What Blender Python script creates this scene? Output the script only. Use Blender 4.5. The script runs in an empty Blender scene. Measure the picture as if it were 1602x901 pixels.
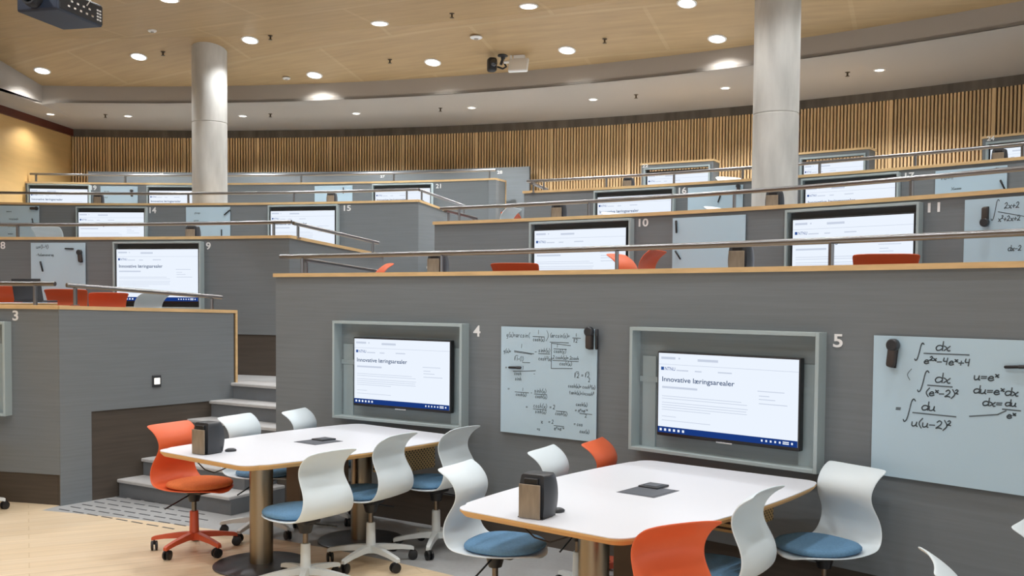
import bpy, bmesh, math, random
from mathutils import Vector, Matrix
random.seed(7)
PI = math.pi
SC = bpy.context.scene
COL = SC.collection

# ------------------------------------------------------------------ camera, world, exposure
F, H, ROLL, TP, HOR = 1558.0, 1.7, 0.008, 0.039, 469.0      # focal length in px of a 1602 px frame, eye height, roll, tilt, horizon row
PITCH = math.atan(TP)
SHY = HOR - 450.5 + F * TP
cam_d = bpy.data.cameras.new('camera'); cam = bpy.data.objects.new('camera', cam_d); COL.objects.link(cam)
cam_d.sensor_width = 36.0; cam_d.lens = F / 1602 * 36.0; cam_d.shift_y = SHY / 1602
cam_d.clip_start = 0.05; cam_d.clip_end = 200
cam.matrix_world = Matrix.Translation((0, 0, H)) @ Matrix.Rotation(PI / 2 - PITCH, 4, 'X') @ Matrix.Rotation(ROLL, 4, 'Z')
SC.camera = cam
w = bpy.data.worlds.new('world'); SC.world = w; w.use_nodes = True
w.node_tree.nodes['Background'].inputs[0].default_value = (0.86, 0.93, 1.0, 1)
w.node_tree.nodes['Background'].inputs[1].default_value = 1.1
SC.view_settings.view_transform = 'Standard'; SC.view_settings.look = 'None'
SC.view_settings.gamma = 1.0; SC.view_settings.exposure = 0.0; SC.view_settings.use_curve_mapping = False
SPOT_W, SOFFIT_W = 150.0, 235.0
LAMP_COL = (0.965, 0.985, 1.0)

# ------------------------------------------------------------------ survey: all the rows are arcs around one centre
C0, C1 = (-6.5, -1.53), (-8.786, -4.74)      # the front right row has a flatter arc of its own
CX, CY = C0
def cen(row): return C1 if row == 'R1' else C0
cp, sp, cr, sr = math.cos(PITCH), math.sin(PITCH), math.cos(ROLL), math.sin(ROLL)
def ray(x, y):
    X = x - 801; Y = y - 450.5 - SHY
    a = (X * cr + Y * sr) / F; b = -(-X * sr + Y * cr) / F
    dy = cp + b * sp
    return a / dy, (-sp + b * cp) / dy
def at_z(x, y, z):
    u, v = ray(x, y); d = (z - H) / v
    return Vector((u * d, d, z))
def at_y(x, y, d):
    u, v = ray(x, y)
    return Vector((u * d, d, H + v * d))
def at_R(x, y, R, o=C0):
    u, v = ray(x, y)
    a = u * u + 1; b = -2 * (u * o[0] + o[1]); c = o[0] * o[0] + o[1] * o[1] - R * R
    d = (-b + math.sqrt(max(b * b - 4 * a * c, 1e-9))) / (2 * a)
    return Vector((u * d, d, H + v * d))
def az(p, o=C0): return math.degrees(math.atan2(p[0] - o[0], p[1] - o[1]))
def azp(x, y, R, o=C0): return az(at_R(x, y, R, o), o)
def pol(a, R, z=0.0, o=C0):
    a = math.radians(a)
    return Vector((o[0] + R * math.sin(a), o[1] + R * math.cos(a), z))

RAD = dict(R1=14.66, R2=12.84, R3=15.74, L1=9.97, L2=12.39, L3=15.83, L4=18.56)
CAP = dict(R1=1.902, R2=2.472, R3=3.084, L1=1.625, L2=2.336, L3=3.032, L4=3.636)
FLR = dict(R1=1.13, R2=1.71, R3=2.31, L1=0.90, L2=1.55, L3=2.27, L4=2.90, R4=2.90)
R_BACK, Z_SOFFIT, Z_CEIL, Z_EDGE, R_FLAT = 20.06, 4.77, 5.375, 5.03, 15.9
def z_ceil(R): return Z_CEIL if R < R_FLAT else Z_CEIL + (Z_EDGE - Z_CEIL) * (R - R_FLAT) / (17.47 - R_FLAT)
def on_ceil(x, y):
    z = 5.2
    for i in range(30):
        p = at_z(x, y, z); z = 0.5 * z + 0.5 * z_ceil((Vector((p.x - CX, p.y - CY))).length)
    return at_z(x, y, z)

# ------------------------------------------------------------------ materials
def srgb(r, g, b):
    def f(c):
        c /= 255.0
        return c / 12.92 if c <= 0.04045 else ((c + 0.055) / 1.055) ** 2.4
    return (f(r), f(g), f(b), 1)
def mat(name, col, rough=0.5, metal=0.0, var=0.0, scale=(5, 5, 5), bump=0.0, spec=0.5, emit=None, strength=0.0, coat=0.0, col2=None, detail=4.0):
    m = bpy.data.materials.new(name); m.use_nodes = True
    nt = m.node_tree; b = nt.nodes['Principled BSDF']
    b.inputs['Base Color'].default_value = col; b.inputs['Roughness'].default_value = rough
    b.inputs['Metallic'].default_value = metal; b.inputs['Specular IOR Level'].default_value = spec
    b.inputs['Coat Weight'].default_value = coat
    if emit:
        b.inputs['Emission Color'].default_value = emit; b.inputs['Emission Strength'].default_value = strength
    if var > 0 or bump > 0:
        tc = nt.nodes.new('ShaderNodeTexCoord'); mp = nt.nodes.new('ShaderNodeMapping'); mp.inputs['Scale'].default_value = scale
        nz = nt.nodes.new('ShaderNodeTexNoise'); nz.inputs['Scale'].default_value = 1.0; nz.inputs['Detail'].default_value = detail
        nt.links.new(tc.outputs['Object'], mp.inputs[0]); nt.links.new(mp.outputs[0], nz.inputs['Vector'])
        if var > 0:
            rp = nt.nodes.new('ShaderNodeValToRGB')
            c2 = col2 or tuple(min(1, c * (1 + var)) for c in col[:3]) + (1,)
            c1 = tuple(c * (1 - var) for c in col[:3]) + (1,)
            rp.color_ramp.elements[0].color = c1; rp.color_ramp.elements[1].color = c2
            rp.color_ramp.elements[0].position = 0.3; rp.color_ramp.elements[1].position = 0.7
            nt.links.new(nz.outputs['Fac'], rp.inputs[0]); nt.links.new(rp.outputs[0], b.inputs['Base Color'])
        if bump > 0:
            bp = nt.nodes.new('ShaderNodeBump'); bp.inputs['Strength'].default_value = bump; bp.inputs['Distance'].default_value = 0.01
            nt.links.new(nz.outputs['Fac'], bp.inputs['Height']); nt.links.new(bp.outputs[0], b.inputs['Normal'])
    return m
def planks(name, c1, c2, seam, bw, bh, rot, grain, mortar=0.006, rough=0.4, offs=0.5):
    m = bpy.data.materials.new(name); m.use_nodes = True; nt = m.node_tree; b = nt.nodes['Principled BSDF']
    b.inputs['Roughness'].default_value = rough
    tc = nt.nodes.new('ShaderNodeTexCoord'); mp = nt.nodes.new('ShaderNodeMapping'); mp.inputs['Rotation'].default_value = (0, 0, math.radians(rot))
    br = nt.nodes.new('ShaderNodeTexBrick'); br.inputs['Scale'].default_value = 1.0; br.inputs['Mortar Size'].default_value = mortar
    br.inputs['Brick Width'].default_value = bw; br.inputs['Row Height'].default_value = bh; br.offset = offs
    br.inputs['Color1'].default_value = c1; br.inputs['Color2'].default_value = c2; br.inputs['Mortar'].default_value = seam
    m2 = nt.nodes.new('ShaderNodeMapping'); m2.inputs['Scale'].default_value = grain
    nz = nt.nodes.new('ShaderNodeTexNoise'); nz.inputs['Scale'].default_value = 1.0; nz.inputs['Detail'].default_value = 5
    mx = nt.nodes.new('ShaderNodeMixRGB'); mx.blend_type = 'MULTIPLY'; mx.inputs[0].default_value = 0.55
    rp = nt.nodes.new('ShaderNodeValToRGB'); rp.color_ramp.elements[0].color = (0.72, 0.72, 0.72, 1); rp.color_ramp.elements[1].color = (1, 1, 1, 1)
    rp.color_ramp.elements[0].position = 0.3; rp.color_ramp.elements[1].position = 0.7
    L = nt.links.new
    L(tc.outputs['Object'], mp.inputs[0]); L(mp.outputs[0], br.inputs['Vector']); L(mp.outputs[0], m2.inputs[0]); L(m2.outputs[0], nz.inputs['Vector'])
    L(nz.outputs['Fac'], rp.inputs[0]); L(br.outputs['Color'], mx.inputs[1]); L(rp.outputs[0], mx.inputs[2]); L(mx.outputs[0], b.inputs['Base Color'])
    return m
def emis(name, col, s):
    m = bpy.data.materials.new(name); m.use_nodes = True; nt = m.node_tree
    nt.nodes.remove(nt.nodes['Principled BSDF'])
    e = nt.nodes.new('ShaderNodeEmission'); e.inputs[0].default_value = col; e.inputs[1].default_value = s
    nt.links.new(e.outputs[0], nt.nodes['Material Output'].inputs[0])
    return m
def perforated(name, col, dark, pitch=0.021):
    m = mat(name, col, 0.55); nt = m.node_tree; b = nt.nodes['Principled BSDF']
    tc = nt.nodes.new('ShaderNodeTexCoord'); mp = nt.nodes.new('ShaderNodeMapping'); mp.inputs['Scale'].default_value = (1 / pitch, 0, 1 / pitch)
    mp.vector_type = 'TEXTURE'; mp.inputs['Scale'].default_value = (pitch, 1000, pitch); mp.inputs['Rotation'].default_value = (0, PI / 4, 0)
    vo = nt.nodes.new('ShaderNodeTexVoronoi'); vo.inputs['Randomness'].default_value = 0.0; vo.inputs['Scale'].default_value = 1.0
    cm = nt.nodes.new('ShaderNodeMath'); cm.operation = 'LESS_THAN'; cm.inputs[1].default_value = 0.3
    mx = nt.nodes.new('ShaderNodeMixRGB'); mx.inputs[1].default_value = col; mx.inputs[2].default_value = dark
    L = nt.links.new
    L(tc.outputs['Object'], mp.inputs[0]); L(mp.outputs[0], vo.inputs['Vector']); L(vo.outputs['Distance'], cm.inputs[0]); L(cm.outputs[0], mx.inputs[0]); L(mx.outputs[0], b.inputs['Base Color'])
    return m
M = {}
M['wall'] = mat('grey_laminate', srgb(122, 128, 132), 0.5, var=0.05, scale=(2, 2, 60), spec=0.35)
M['plinth'] = mat('dark_brown_plinth', srgb(78, 70, 62), 0.6, var=0.12, scale=(2, 2, 40))
M['oak'] = mat('oak_cap', srgb(222, 188, 138), 0.45, var=0.10, scale=(6, 6, 30))
M['slat'] = mat('pine_slat', srgb(222, 186, 136), 0.5, var=0.16, scale=(14, 14, 0.6))
M['slat_back'] = mat('dark_slat_backing', srgb(70, 54, 38), 0.8)
M['strip'] = mat('dark_board_strip', srgb(96, 86, 74), 0.8, var=0.3, scale=(9, 9, 0.7))
M['plywood'] = mat('birch_panel', srgb(214, 174, 112), 0.5, var=0.06, scale=(1.2, 1.2, 9), spec=0.5)
M['mahogany'] = mat('red_brown_beam', srgb(92, 40, 26), 0.4, var=0.1, scale=(3, 3, 20))
M['ceiling'] = planks('plywood_ceiling', srgb(188, 159, 116), srgb(184, 154, 111), srgb(193, 165, 122), 2.4, 1.2, 24, (1.5, 14, 1), 0.028, 0.45)
M['soffit'] = mat('grey_soffit', srgb(170, 162, 152), 0.75)
M['floor'] = planks('beech_floor', srgb(240, 219, 188), srgb(235, 212, 178), srgb(222, 198, 160), 2.2, 0.14, -26, (1.2, 30, 1), 0.004, 0.33)
M['vinyl'] = mat('grey_vinyl', srgb(170, 172, 173), 0.45, var=0.05, scale=(40, 40, 40))
M['step'] = mat('grey_step_riser', srgb(112, 116, 120), 0.6, var=0.05, scale=(8, 8, 8))
M['nosing'] = mat('light_step_tread', srgb(190, 190, 190), 0.5, var=0.04, scale=(20, 20, 20))
M['groove'] = mat('dark_groove', srgb(70, 72, 76), 0.7)
M['concrete'] = mat('cast_concrete', srgb(196, 195, 190), 0.75, var=0.2, scale=(5, 5, 1.1), bump=0.15)
M['steel'] = mat('brushed_steel', srgb(138, 138, 140), 0.33, metal=1.0)
M['bronze_steel'] = mat('table_column_steel', srgb(150, 138, 120), 0.33, metal=1.0)
M['dark_steel'] = mat('dark_steel', srgb(86, 90, 96), 0.35, metal=0.6)
M['frame'] = mat('pale_blue_grey_paint', srgb(172, 186, 188), 0.45)
M['niche'] = mat('niche_back_grey', srgb(132, 143, 146), 0.5, var=0.06, scale=(2, 2, 50))
M['niche_dark'] = mat('niche_back_dark', srgb(78, 84, 86), 0.5, var=0.06, scale=(2, 2, 50))
M['strut'] = mat('mount_board_grey', srgb(160, 176, 180), 0.5)
M['black'] = mat('black_plastic', srgb(28, 29, 32), 0.4)
M['softblack'] = mat('charcoal_plastic', srgb(52, 55, 60), 0.4)
M['chrome'] = mat('chrome', srgb(215, 215, 215), 0.15, metal=1.0)
M['gas'] = mat('dull_gas_lift', srgb(120, 110, 98), 0.3, metal=1.0)
M['white_shell'] = mat('pale_ice_shell', srgb(228, 240, 246), 0.38, spec=0.4)
M['orange_shell'] = mat('coral_orange_shell', srgb(226, 104, 62), 0.42, spec=0.4)
M['blue_cush'] = mat('blue_felt', srgb(108, 150, 186), 0.9, var=0.08, scale=(90, 90, 90), bump=0.2, spec=0.2)
M['orange_cush'] = mat('orange_felt', srgb(224, 124, 74), 0.9, var=0.08, scale=(90, 90, 90), bump=0.2, spec=0.2)
M['white_base'] = mat('white_chair_base', srgb(216, 222, 222), 0.4)
M['orange_base'] = mat('coral_chair_base', srgb(208, 92, 58), 0.4)
M['tabletop'] = mat('white_laminate', srgb(230, 233, 240), 0.35, spec=0.4)
M['ply_edge'] = mat('plywood_edge', srgb(216, 172, 112), 0.5, var=0.1, scale=(4, 4, 160))
M['hatch'] = mat('dark_grey_hatch', srgb(96, 100, 108), 0.45)
M['spine'] = mat('walnut_box', srgb(92, 78, 64), 0.55, var=0.15, scale=(2, 2, 16))
M['perf'] = perforated('perforated_oak', srgb(206, 172, 118), srgb(60, 46, 32))
M['plate_wood'] = mat('weathered_wood_plate', srgb(140, 126, 108), 0.55, var=0.22, scale=(30, 30, 6))
M['glass_board'] = mat('glass_whiteboard', srgb(190, 216, 232), 0.22, spec=0.4)
M['ink'] = mat('marker_ink', srgb(86, 99, 108), 0.6)
M['white_paint'] = mat('white_numeral', srgb(246, 246, 246), 0.5)
M['white_plastic'] = mat('white_plastic', srgb(236, 236, 234), 0.45)
M['switch_glow'] = emis('lit_switch', srgb(255, 250, 240), 1.4)
M['eraser'] = mat('eraser_brown', srgb(66, 58, 54), 0.6)
M['page'] = emis('screen_page', (0.84, 0.905, 1.0, 1), 1.0)
M['page_ink'] = emis('screen_heading', srgb(62, 84, 120), 1.0)
M['page_grey'] = emis('screen_grey_text', srgb(200, 209, 226), 1.0)
M['page_tab'] = emis('screen_tab', srgb(206, 214, 232), 1.0)
M['page_blue'] = emis('screen_logo_blue', srgb(44, 82, 150), 1.0)
M['taskbar'] = emis('screen_taskbar', srgb(26, 58, 128), 1.0)
M['lamp'] = emis('lamp_lens', (1.0, 0.97, 0.93, 1), 9.0)
M['ring'] = mat('lamp_ring', srgb(235, 232, 226), 0.4)
M['proj'] = mat('projector_shell', srgb(42, 52, 70), 0.45)
M['proj_dark'] = mat('projector_side', srgb(38, 40, 44), 0.5)
M['lens'] = mat('lens_glass', srgb(20, 18, 24), 0.08, coat=1.0)
M['brass'] = mat('sprinkler_metal', srgb(90, 78, 62), 0.4, metal=0.8)
M['cable_white'] = mat('white_cable', srgb(228, 226, 220), 0.5)

# ------------------------------------------------------------------ mesh helpers
def link(name, me, m, parent=None):
    o = bpy.data.objects.new(name, me); COL.objects.link(o)
    if m is not None:
        me.materials.clear(); me.materials.append(M[m] if isinstance(m, str) else m)
    if parent is not None: o.parent = parent
    return o
def fin(name, bm, m, parent=None, smooth=False, angle=None):
    bmesh.ops.recalc_face_normals(bm, faces=bm.faces)
    me = bpy.data.meshes.new(name); bm.to_mesh(me); bm.free()
    if smooth:
        for p in me.polygons: p.use_smooth = True
        if angle: me.set_sharp_from_angle(angle=math.radians(angle))
    return link(name, me, m, parent)
def box(bm, c, s, rz=0.0, bev=0.0, seg=2, mtx=None):
    r = bmesh.ops.create_cube(bm, size=1.0); vs = r['verts']
    bmesh.ops.scale(bm, vec=s, verts=vs)
    if bev > 0:
        es = list({e for v in vs for e in v.link_edges})
        rr = bmesh.ops.bevel(bm, geom=es, offset=bev, segments=seg, affect='EDGES', profile=0.5)
        vs = list({v for f in rr['faces'] for v in f.verts} | {v for v in vs if v.is_valid})
        vs = list({v for v0 in vs for f in v0.link_faces for v in f.verts})
    mt = Matrix.Translation(c) @ Matrix.Rotation(rz, 4, 'Z')
    if mtx is not None: mt = Matrix.Translation(c) @ mtx
    bmesh.ops.transform(bm, matrix=mt, verts=vs)
    return vs
def tube(bm, pts, r, n=10, cap=True):
    pts = [Vector(p) for p in pts]; rings = []
    rr = r if isinstance(r, (list, tuple)) else [r] * len(pts)
    up = None
    for i, p in enumerate(pts):
        t = (pts[min(i + 1, len(pts) - 1)] - pts[max(i - 1, 0)]).normalized()
        if up is None:
            up = Vector((0, 0, 1)) if abs(t.z) < 0.9 else Vector((1, 0, 0))
        a = t.cross(up).normalized(); up = a.cross(t).normalized()
        rings.append([bm.verts.new(p + (a * math.cos(2 * PI * k / n) + up * math.sin(2 * PI * k / n)) * rr[i]) for k in range(n)])
    for i in range(len(rings) - 1):
        for k in range(n):
            bm.faces.new((rings[i][k], rings[i][(k + 1) % n], rings[i + 1][(k + 1) % n], rings[i + 1][k]))
    if cap:
        bm.faces.new(rings[0][::-1]); bm.faces.new(rings[-1])
def lathe(bm, prof, c=(0, 0, 0), n=24, mtx=None):
    vs = []; rings = []
    for r, z in prof:
        if r < 1e-6: rings.append([bm.verts.new((0, 0, z))])
        else: rings.append([bm.verts.new((r * math.cos(2 * PI * k / n), r * math.sin(2 * PI * k / n), z)) for k in range(n)])
    for i in range(len(rings) - 1):
        a, b = rings[i], rings[i + 1]
        for k in range(n):
            k2 = (k + 1) % n
            if len(a) == 1 and len(b) == 1: continue
            if len(a) == 1: bm.faces.new((a[0], b[k], b[k2]))
            elif len(b) == 1: bm.faces.new((a[k], a[k2], b[0]))
            else: bm.faces.new((a[k], a[k2], b[k2], b[k]))
    vs = [v for r in rings for v in r]
    mt = Matrix.Translation(c) @ (mtx if mtx is not None else Matrix.Identity(4))
    bmesh.ops.transform(bm, matrix=mt, verts=vs)
    return vs
def prism(bm, poly, z0, z1):
    lo = [bm.verts.new((p[0], p[1], z0)) for p in poly]; hi = [bm.verts.new((p[0], p[1], z1)) for p in poly]
    n = len(poly)
    bm.faces.new(lo[::-1]); bm.faces.new(hi)
    for i in range(n): bm.faces.new((lo[i], lo[(i + 1) % n], hi[(i + 1) % n], hi[i]))
def arc(bm, r0, r1, a0, a1, z0, z1, step=0.6, o=C0):
    n = max(1, int(math.ceil((a1 - a0) / step))); ring = []
    for i in range(n + 1):
        a = a0 + (a1 - a0) * i / n
        ring.append([bm.verts.new(pol(a, r, z, o)) for r, z in ((r0, z0), (r1, z0), (r1, z1), (r0, z1))])
    for i in range(n):
        for k in range(4):
            bm.faces.new((ring[i][k], ring[i][(k + 1) % 4], ring[i + 1][(k + 1) % 4], ring[i + 1][k]))
    bm.faces.new(ring[0]); bm.faces.new(ring[-1][::-1])
def seg_prism(bm, p0, p1, th, z0a, z1a, z0b=None, z1b=None, side=1):
    """a wall piece from p0 to p1, th thick towards one side, its top (and foot) may slope"""
    z0b = z0a if z0b is None else z0b; z1b = z1a if z1b is None else z1b
    d = Vector((p1[0] - p0[0], p1[1] - p0[1], 0)).normalized(); n = Vector((-d.y, d.x, 0)) * th * side
    A, B = Vector((p0[0], p0[1], 0)), Vector((p1[0], p1[1], 0))
    v = [bm.verts.new(q) for q in (A + Vector((0, 0, z0a)), B + Vector((0, 0, z0b)), B + n + Vector((0, 0, z0b)), A + n + Vector((0, 0, z0a)),
                                   A + Vector((0, 0, z1a)), B + Vector((0, 0, z1b)), B + n + Vector((0, 0, z1b)), A + n + Vector((0, 0, z1a)))]
    for f in ((3, 2, 1, 0), (4, 5, 6, 7), (0, 1, 5, 4), (1, 2, 6, 5), (2, 3, 7, 6), (3, 0, 4, 7)): bm.faces.new([v[i] for i in f])
def tag(o, label, cat, group=None):
    o['label'] = label; o['category'] = cat
    if group: o['group'] = group
    return o
def thing(name, loc, rz, label, cat, group=None):
    o = bpy.data.objects.new(name, None); COL.objects.link(o); o.empty_display_size = 0.1
    o.location = loc; o.rotation_euler = (0, 0, rz)
    return tag(o, label, cat, group)
def struct(o):
    o['kind'] = 'structure'; return o
def dup(root, loc, rz, label, group=None):
    def cp(o, par):
        c = o.copy(); COL.objects.link(c)
        if par is not None: c.parent = par
        for k in kids.get(o, []): cp(k, c)
        return c
    kids = {}
    st = [root]
    while st:
        o = st.pop(); kids[o] = list(o.children); st += kids[o]
    r = cp(root, None); r.location = loc; r.rotation_euler = (0, 0, rz); r['label'] = label
    if group: r['group'] = group
    return r
_tc = {}
def text_mesh(s, size, bold=0.0, depth=0.0):
    key = (s, size, bold, depth)
    cu = bpy.data.curves.new('txt', 'FONT'); cu.body = s; cu.size = size; cu.offset = bold * size; cu.extrude = depth
    cu.resolution_u = 4; cu.align_x = 'LEFT'
    o = bpy.data.objects.new('txt', cu); COL.objects.link(o)
    dg = bpy.context.evaluated_depsgraph_get()
    me = bpy.data.meshes.new_from_object(o.evaluated_get(dg))
    bpy.data.objects.remove(o); bpy.data.curves.remove(cu)
    me.transform(Matrix.Rotation(PI / 2, 4, 'X'))      # upright, facing -Y
    return me
def add_mesh(bm, me, off=(0, 0, 0), fit=None):
    b2 = bmesh.new(); b2.from_mesh(me)
    if fit:
        xs = [v.co.x for v in b2.verts]; zs = [v.co.z for v in b2.verts]
        x0, x1, z0, z1 = min(xs), max(xs), min(zs), max(zs)
        for v in b2.verts:
            v.co.x = fit[0] + (v.co.x - x0) / (x1 - x0) * (fit[1] - fit[0]); v.co.z = fit[2] + (v.co.z - z0) / (z1 - z0) * (fit[3] - fit[2])
    for v in b2.verts: v.co += Vector(off)
    m2 = bpy.data.meshes.new('tmp'); b2.to_mesh(m2); b2.free(); bm.from_mesh(m2); bpy.data.meshes.remove(m2)

# ------------------------------------------------------------------ the room shell
AZL, AZR = -9.0, 62.0
def disc_poly(R, a0, a1, n=90): return [pol(a0 + (a1 - a0) * i / n, R) for i in range(n + 1)]
bm = bmesh.new(); prism(bm, [pol(a_, 9.78) for a_ in range(-180, -29, 2)] + [pol(a_, 10.02) for a_ in range(-30, 17, 2)] + [pol(16.5, 10.02), pol(16.5, 9.78)] + [pol(16.5 + i, 9.78) for i in range(1, 59)] + [pol(a_, 9.78) for a_ in range(76, 180, 2)], -0.1, 0.0); struct(fin('floor', bm, 'floor'))
bm = bmesh.new(); arc(bm, 9.78, 13.0, 16.5, 75, -0.1, 0.0, 1.0); struct(fin('floor_grey_vinyl', bm, 'vinyl'))
# ceiling: the plywood disc, the sloping grey reveal, the lower grey soffit
cornS, leftS = at_z(62, 158, Z_SOFFIT), at_z(0, 141, Z_SOFFIT)
dirS = (leftS - cornS).normalized(); farS = cornS + dirS * 26
RS = 17.47; aS = az(cornS); NA = 80
def ring_at(R, z, a0): return [pol(a0 + (78 - a0) * i / NA, R, z) for i in range(NA + 1)]
arcS = ring_at(RS, Z_SOFFIT, aS); arcT = ring_at(RS, Z_EDGE, aS)
# where the straight left fascia crosses the edge of the flat part
tF = 0.0
while (Vector((cornS.x + dirS.x * tF - CX, cornS.y + dirS.y * tF - CY))).length > R_FLAT: tF += 0.01
pF = cornS + dirS * tF; aF = az(pF); arcF = ring_at(R_FLAT, Z_CEIL, aF)
bm = bmesh.new()
e_ = [bm.verts.new(p) for p in arcT]; f_ = [bm.verts.new(p) for p in arcF]
for i in range(NA): bm.faces.new((e_[i], e_[i + 1], f_[i + 1], f_[i]))
farC = bm.verts.new((farS.x, farS.y, Z_CEIL)); behind = bm.verts.new((14, -9, Z_CEIL))
bm.faces.new([farC] + f_ + [behind])
o = struct(fin('ceiling', bm, 'ceiling')); sol = o.modifiers.new('thick', 'SOLIDIFY'); sol.thickness = 0.05; sol.offset = 1.0
bm = bmesh.new()
lo = [bm.verts.new(p) for p in arcS]; hi = [bm.verts.new(p + Vector((0, 0, 0.02))) for p in arcT]
for i in range(NA): bm.faces.new((lo[i], lo[i + 1], hi[i + 1], hi[i]))
l0, h1, h2 = bm.verts.new(farS), bm.verts.new((farS.x, farS.y, Z_CEIL + 0.02)), bm.verts.new((pF.x, pF.y, Z_CEIL + 0.02))
bm.faces.new((l0, lo[0], hi[0], h2, h1))
o = struct(fin('trim_3', bm, 'soffit')); sol = o.modifiers.new('thick', 'SOLIDIFY'); sol.thickness = 0.02; sol.offset = 1.0
wl0, wl1 = pol(-4.7, R_BACK), at_R(40, 283, 18.56)
dl = Vector((wl1.x - wl0.x, wl1.y - wl0.y, 0)).normalized(); farW = Vector((wl0.x, wl0.y, 0)) + dl * 27
wl0 = Vector((wl0.x, wl0.y, 0))
bm = bmesh.new()
NB = 80
outer = [pol(-4.7 + (78 + 4.7) * i / NB, R_BACK + 0.1, Z_SOFFIT) for i in range(NB + 1)]
inn = [bm.verts.new(p) for p in arcS]; out = [bm.verts.new(p) for p in outer]
for i in range(NA): bm.faces.new((inn[i], inn[i + 1], out[i + 1], out[i]))
a_, b_ = bm.verts.new((farS.x, farS.y, Z_SOFFIT)), bm.verts.new((farW.x - 0.2, farW.y, Z_SOFFIT))
bm.faces.new((a_, inn[0], out[0], b_))
o = struct(fin('ceiling_soffit', bm, 'soffit')); sol = o.modifiers.new('thick', 'SOLIDIFY'); sol.thickness = 0.04; sol.offset = 1.0

# back wall: dark backing, slats, dark board strip on top, low grey panel in front
bm = bmesh.new(); arc(bm, R_BACK + 0.03, R_BACK + 0.2, -5.5, 78, 2.6, 4.8, 1.0); wb = struct(fin('wall_back', bm, 'slat_back'))
bm = bmesh.new(); arc(bm, R_BACK - 0.02, R_BACK + 0.03, -4.75, 78, 4.635, Z_SOFFIT, 0.5); fin('top_board', bm, 'strip', wb)
bm = bmesh.new()
a = -4.6; i = 0; da = math.degrees(0.0505 / R_BACK)
while a < 60:
    w_ = 0.05 if i % 27 == 13 else 0.027
    c = pol(a, R_BACK + 0.005)
    box(bm, (c.x, c.y, 3.77), (w_, 0.05, 1.735), -math.radians(a)); a += da * (1.3 if w_ > 0.03 else 1); i += 1
fin('slats', bm, 'slat', wb)
bm = bmesh.new(); arc(bm, 19.8, 19.86, -3.6, 20.0, FLR['L4'], 3.975, 0.8); struct(fin('wall_back_panel', bm, 'wall'))
# left wall with its red-brown beam
bm = bmesh.new(); seg_prism(bm, wl0 + dl * -0.6, farW, 0.15, 0.0, 4.8, side=-1); wlft = struct(fin('wall_left', bm, 'plywood'))
bm = bmesh.new(); seg_prism(bm, wl0 + dl * -0.25, farW, 0.05, 4.645, 4.77, side=1); struct(fin('trim_1', bm, 'mahogany'))

# ------------------------------------------------------------------ tiers
def tier_wall(name, row, a0, a1, plinth_top=None, zlow=0.0, th=0.12):
    R, zc, o_ = RAD[row], CAP[row], cen(row)
    bm = bmesh.new(); arc(bm, R, R + th, a0, a1, plinth_top if plinth_top else zlow, zc - 0.03, o=o_)
    wo = struct(fin(name, bm, 'wall', smooth=True, angle=30))
    if plinth_top:
        bm = bmesh.new(); arc(bm, R + 0.012, R + th, a0, a1, zlow, plinth_top, o=o_); fin('plinth', bm, 'plinth', wo)
    bm = bmesh.new(); arc(bm, R - 0.018, R + th + 0.012, a0 - 0.06, a1, zc - 0.03, zc, 0.6, o=o_); fin('cap', bm, 'oak', wo, smooth=True, angle=30)
    return wo
A_AISLE = 26.0
aL1 = az(at_z(94.4, 791, 0)); cL1 = pol(aL1, RAD['L1'])
tier_wall('wall_left_front', 'L1', AZL, aL1, 0.25)
tier_wall('wall_left_second', 'L2', AZL, 20.0, 1.32, FLR['L1'])
tier_wall('wall_left_third', 'L3', AZL + 1.5, 19.3, None, FLR['L2'])
tier_wall('wall_left_fourth', 'L4', az(at_R(40, 283, 18.56)), 19.6, None, FLR['L3'])
A_R1 = azp(431.5, 432, RAD['R1'], C1); A_R1E = 54.0
tier_wall('wall_right_front', 'R1', A_R1, A_R1E, 0.25)
tier_wall('wall_right_second', 'R2', 26.45, AZR, None, FLR['R1'])
tier_wall('wall_right_third', 'R3', 24.95, AZR, None, FLR['R2'])
# side walls along the aisle
def side_wall(name, p0, p1, z0, zt0, zt1, th=0.12, cladding=None, end_board=False):
    bm = bmesh.new(); seg_prism(bm, p0, p1, th, z0, zt0 - 0.03, z0, zt1 - 0.03, side=1)
    so = struct(fin(name, bm, 'plinth' if cladding else 'wall'))
    d = Vector((p1[0] - p0[0], p1[1] - p0[1], 0)).normalized(); n = Vector((-d.y, d.x, 0))
    q0 = Vector((p0[0], p0[1], 0)) - n * 0.018; q1 = Vector((p1[0], p1[1], 0)) - n * 0.018 + d * 0.02
    bm = bmesh.new(); seg_prism(bm, q0, q1, th + 0.03, zt0 - 0.03, zt0, zt1 - 0.03, zt1, side=1); fin('cap', bm, 'oak', so)
    if cladding:
        zl, along = cladding
        A = Vector((p0[0], p0[1], 0)); B = Vector((p1[0], p1[1], 0)); K = A + d * along
        bm = bmesh.new(); seg_prism(bm, A, K, 0.012, 0.0, zt0 - 0.031, 0.0, zt0 - 0.031 + (zt1 - zt0) * along / (B - A).length, side=-1)
        seg_prism(bm, K, B - d * 0.02, 0.012, zl, zt0 - 0.031 + (zt1 - zt0) * along / (B - A).length, zl, zt1 - 0.031, side=-1)
        fin('cladding', bm, 'wall', so)
    if end_board:
        B = Vector((p1[0], p1[1], 0)) + d * 0.002
        bm = bmesh.new(); seg_prism(bm, B - n * 0.016, B - n * 0.016 + d * 0.02, th + 0.02, z0, zt1 - 0.031, side=1); fin('end_board', bm, 'oak', so)
    return so
dA = Vector((math.sin(math.radians(36)), math.cos(math.radians(36)), 0))
pL1e = cL1 + dA * 1.68; pL1e = at_y(367, 490, pL1e.y)
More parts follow.
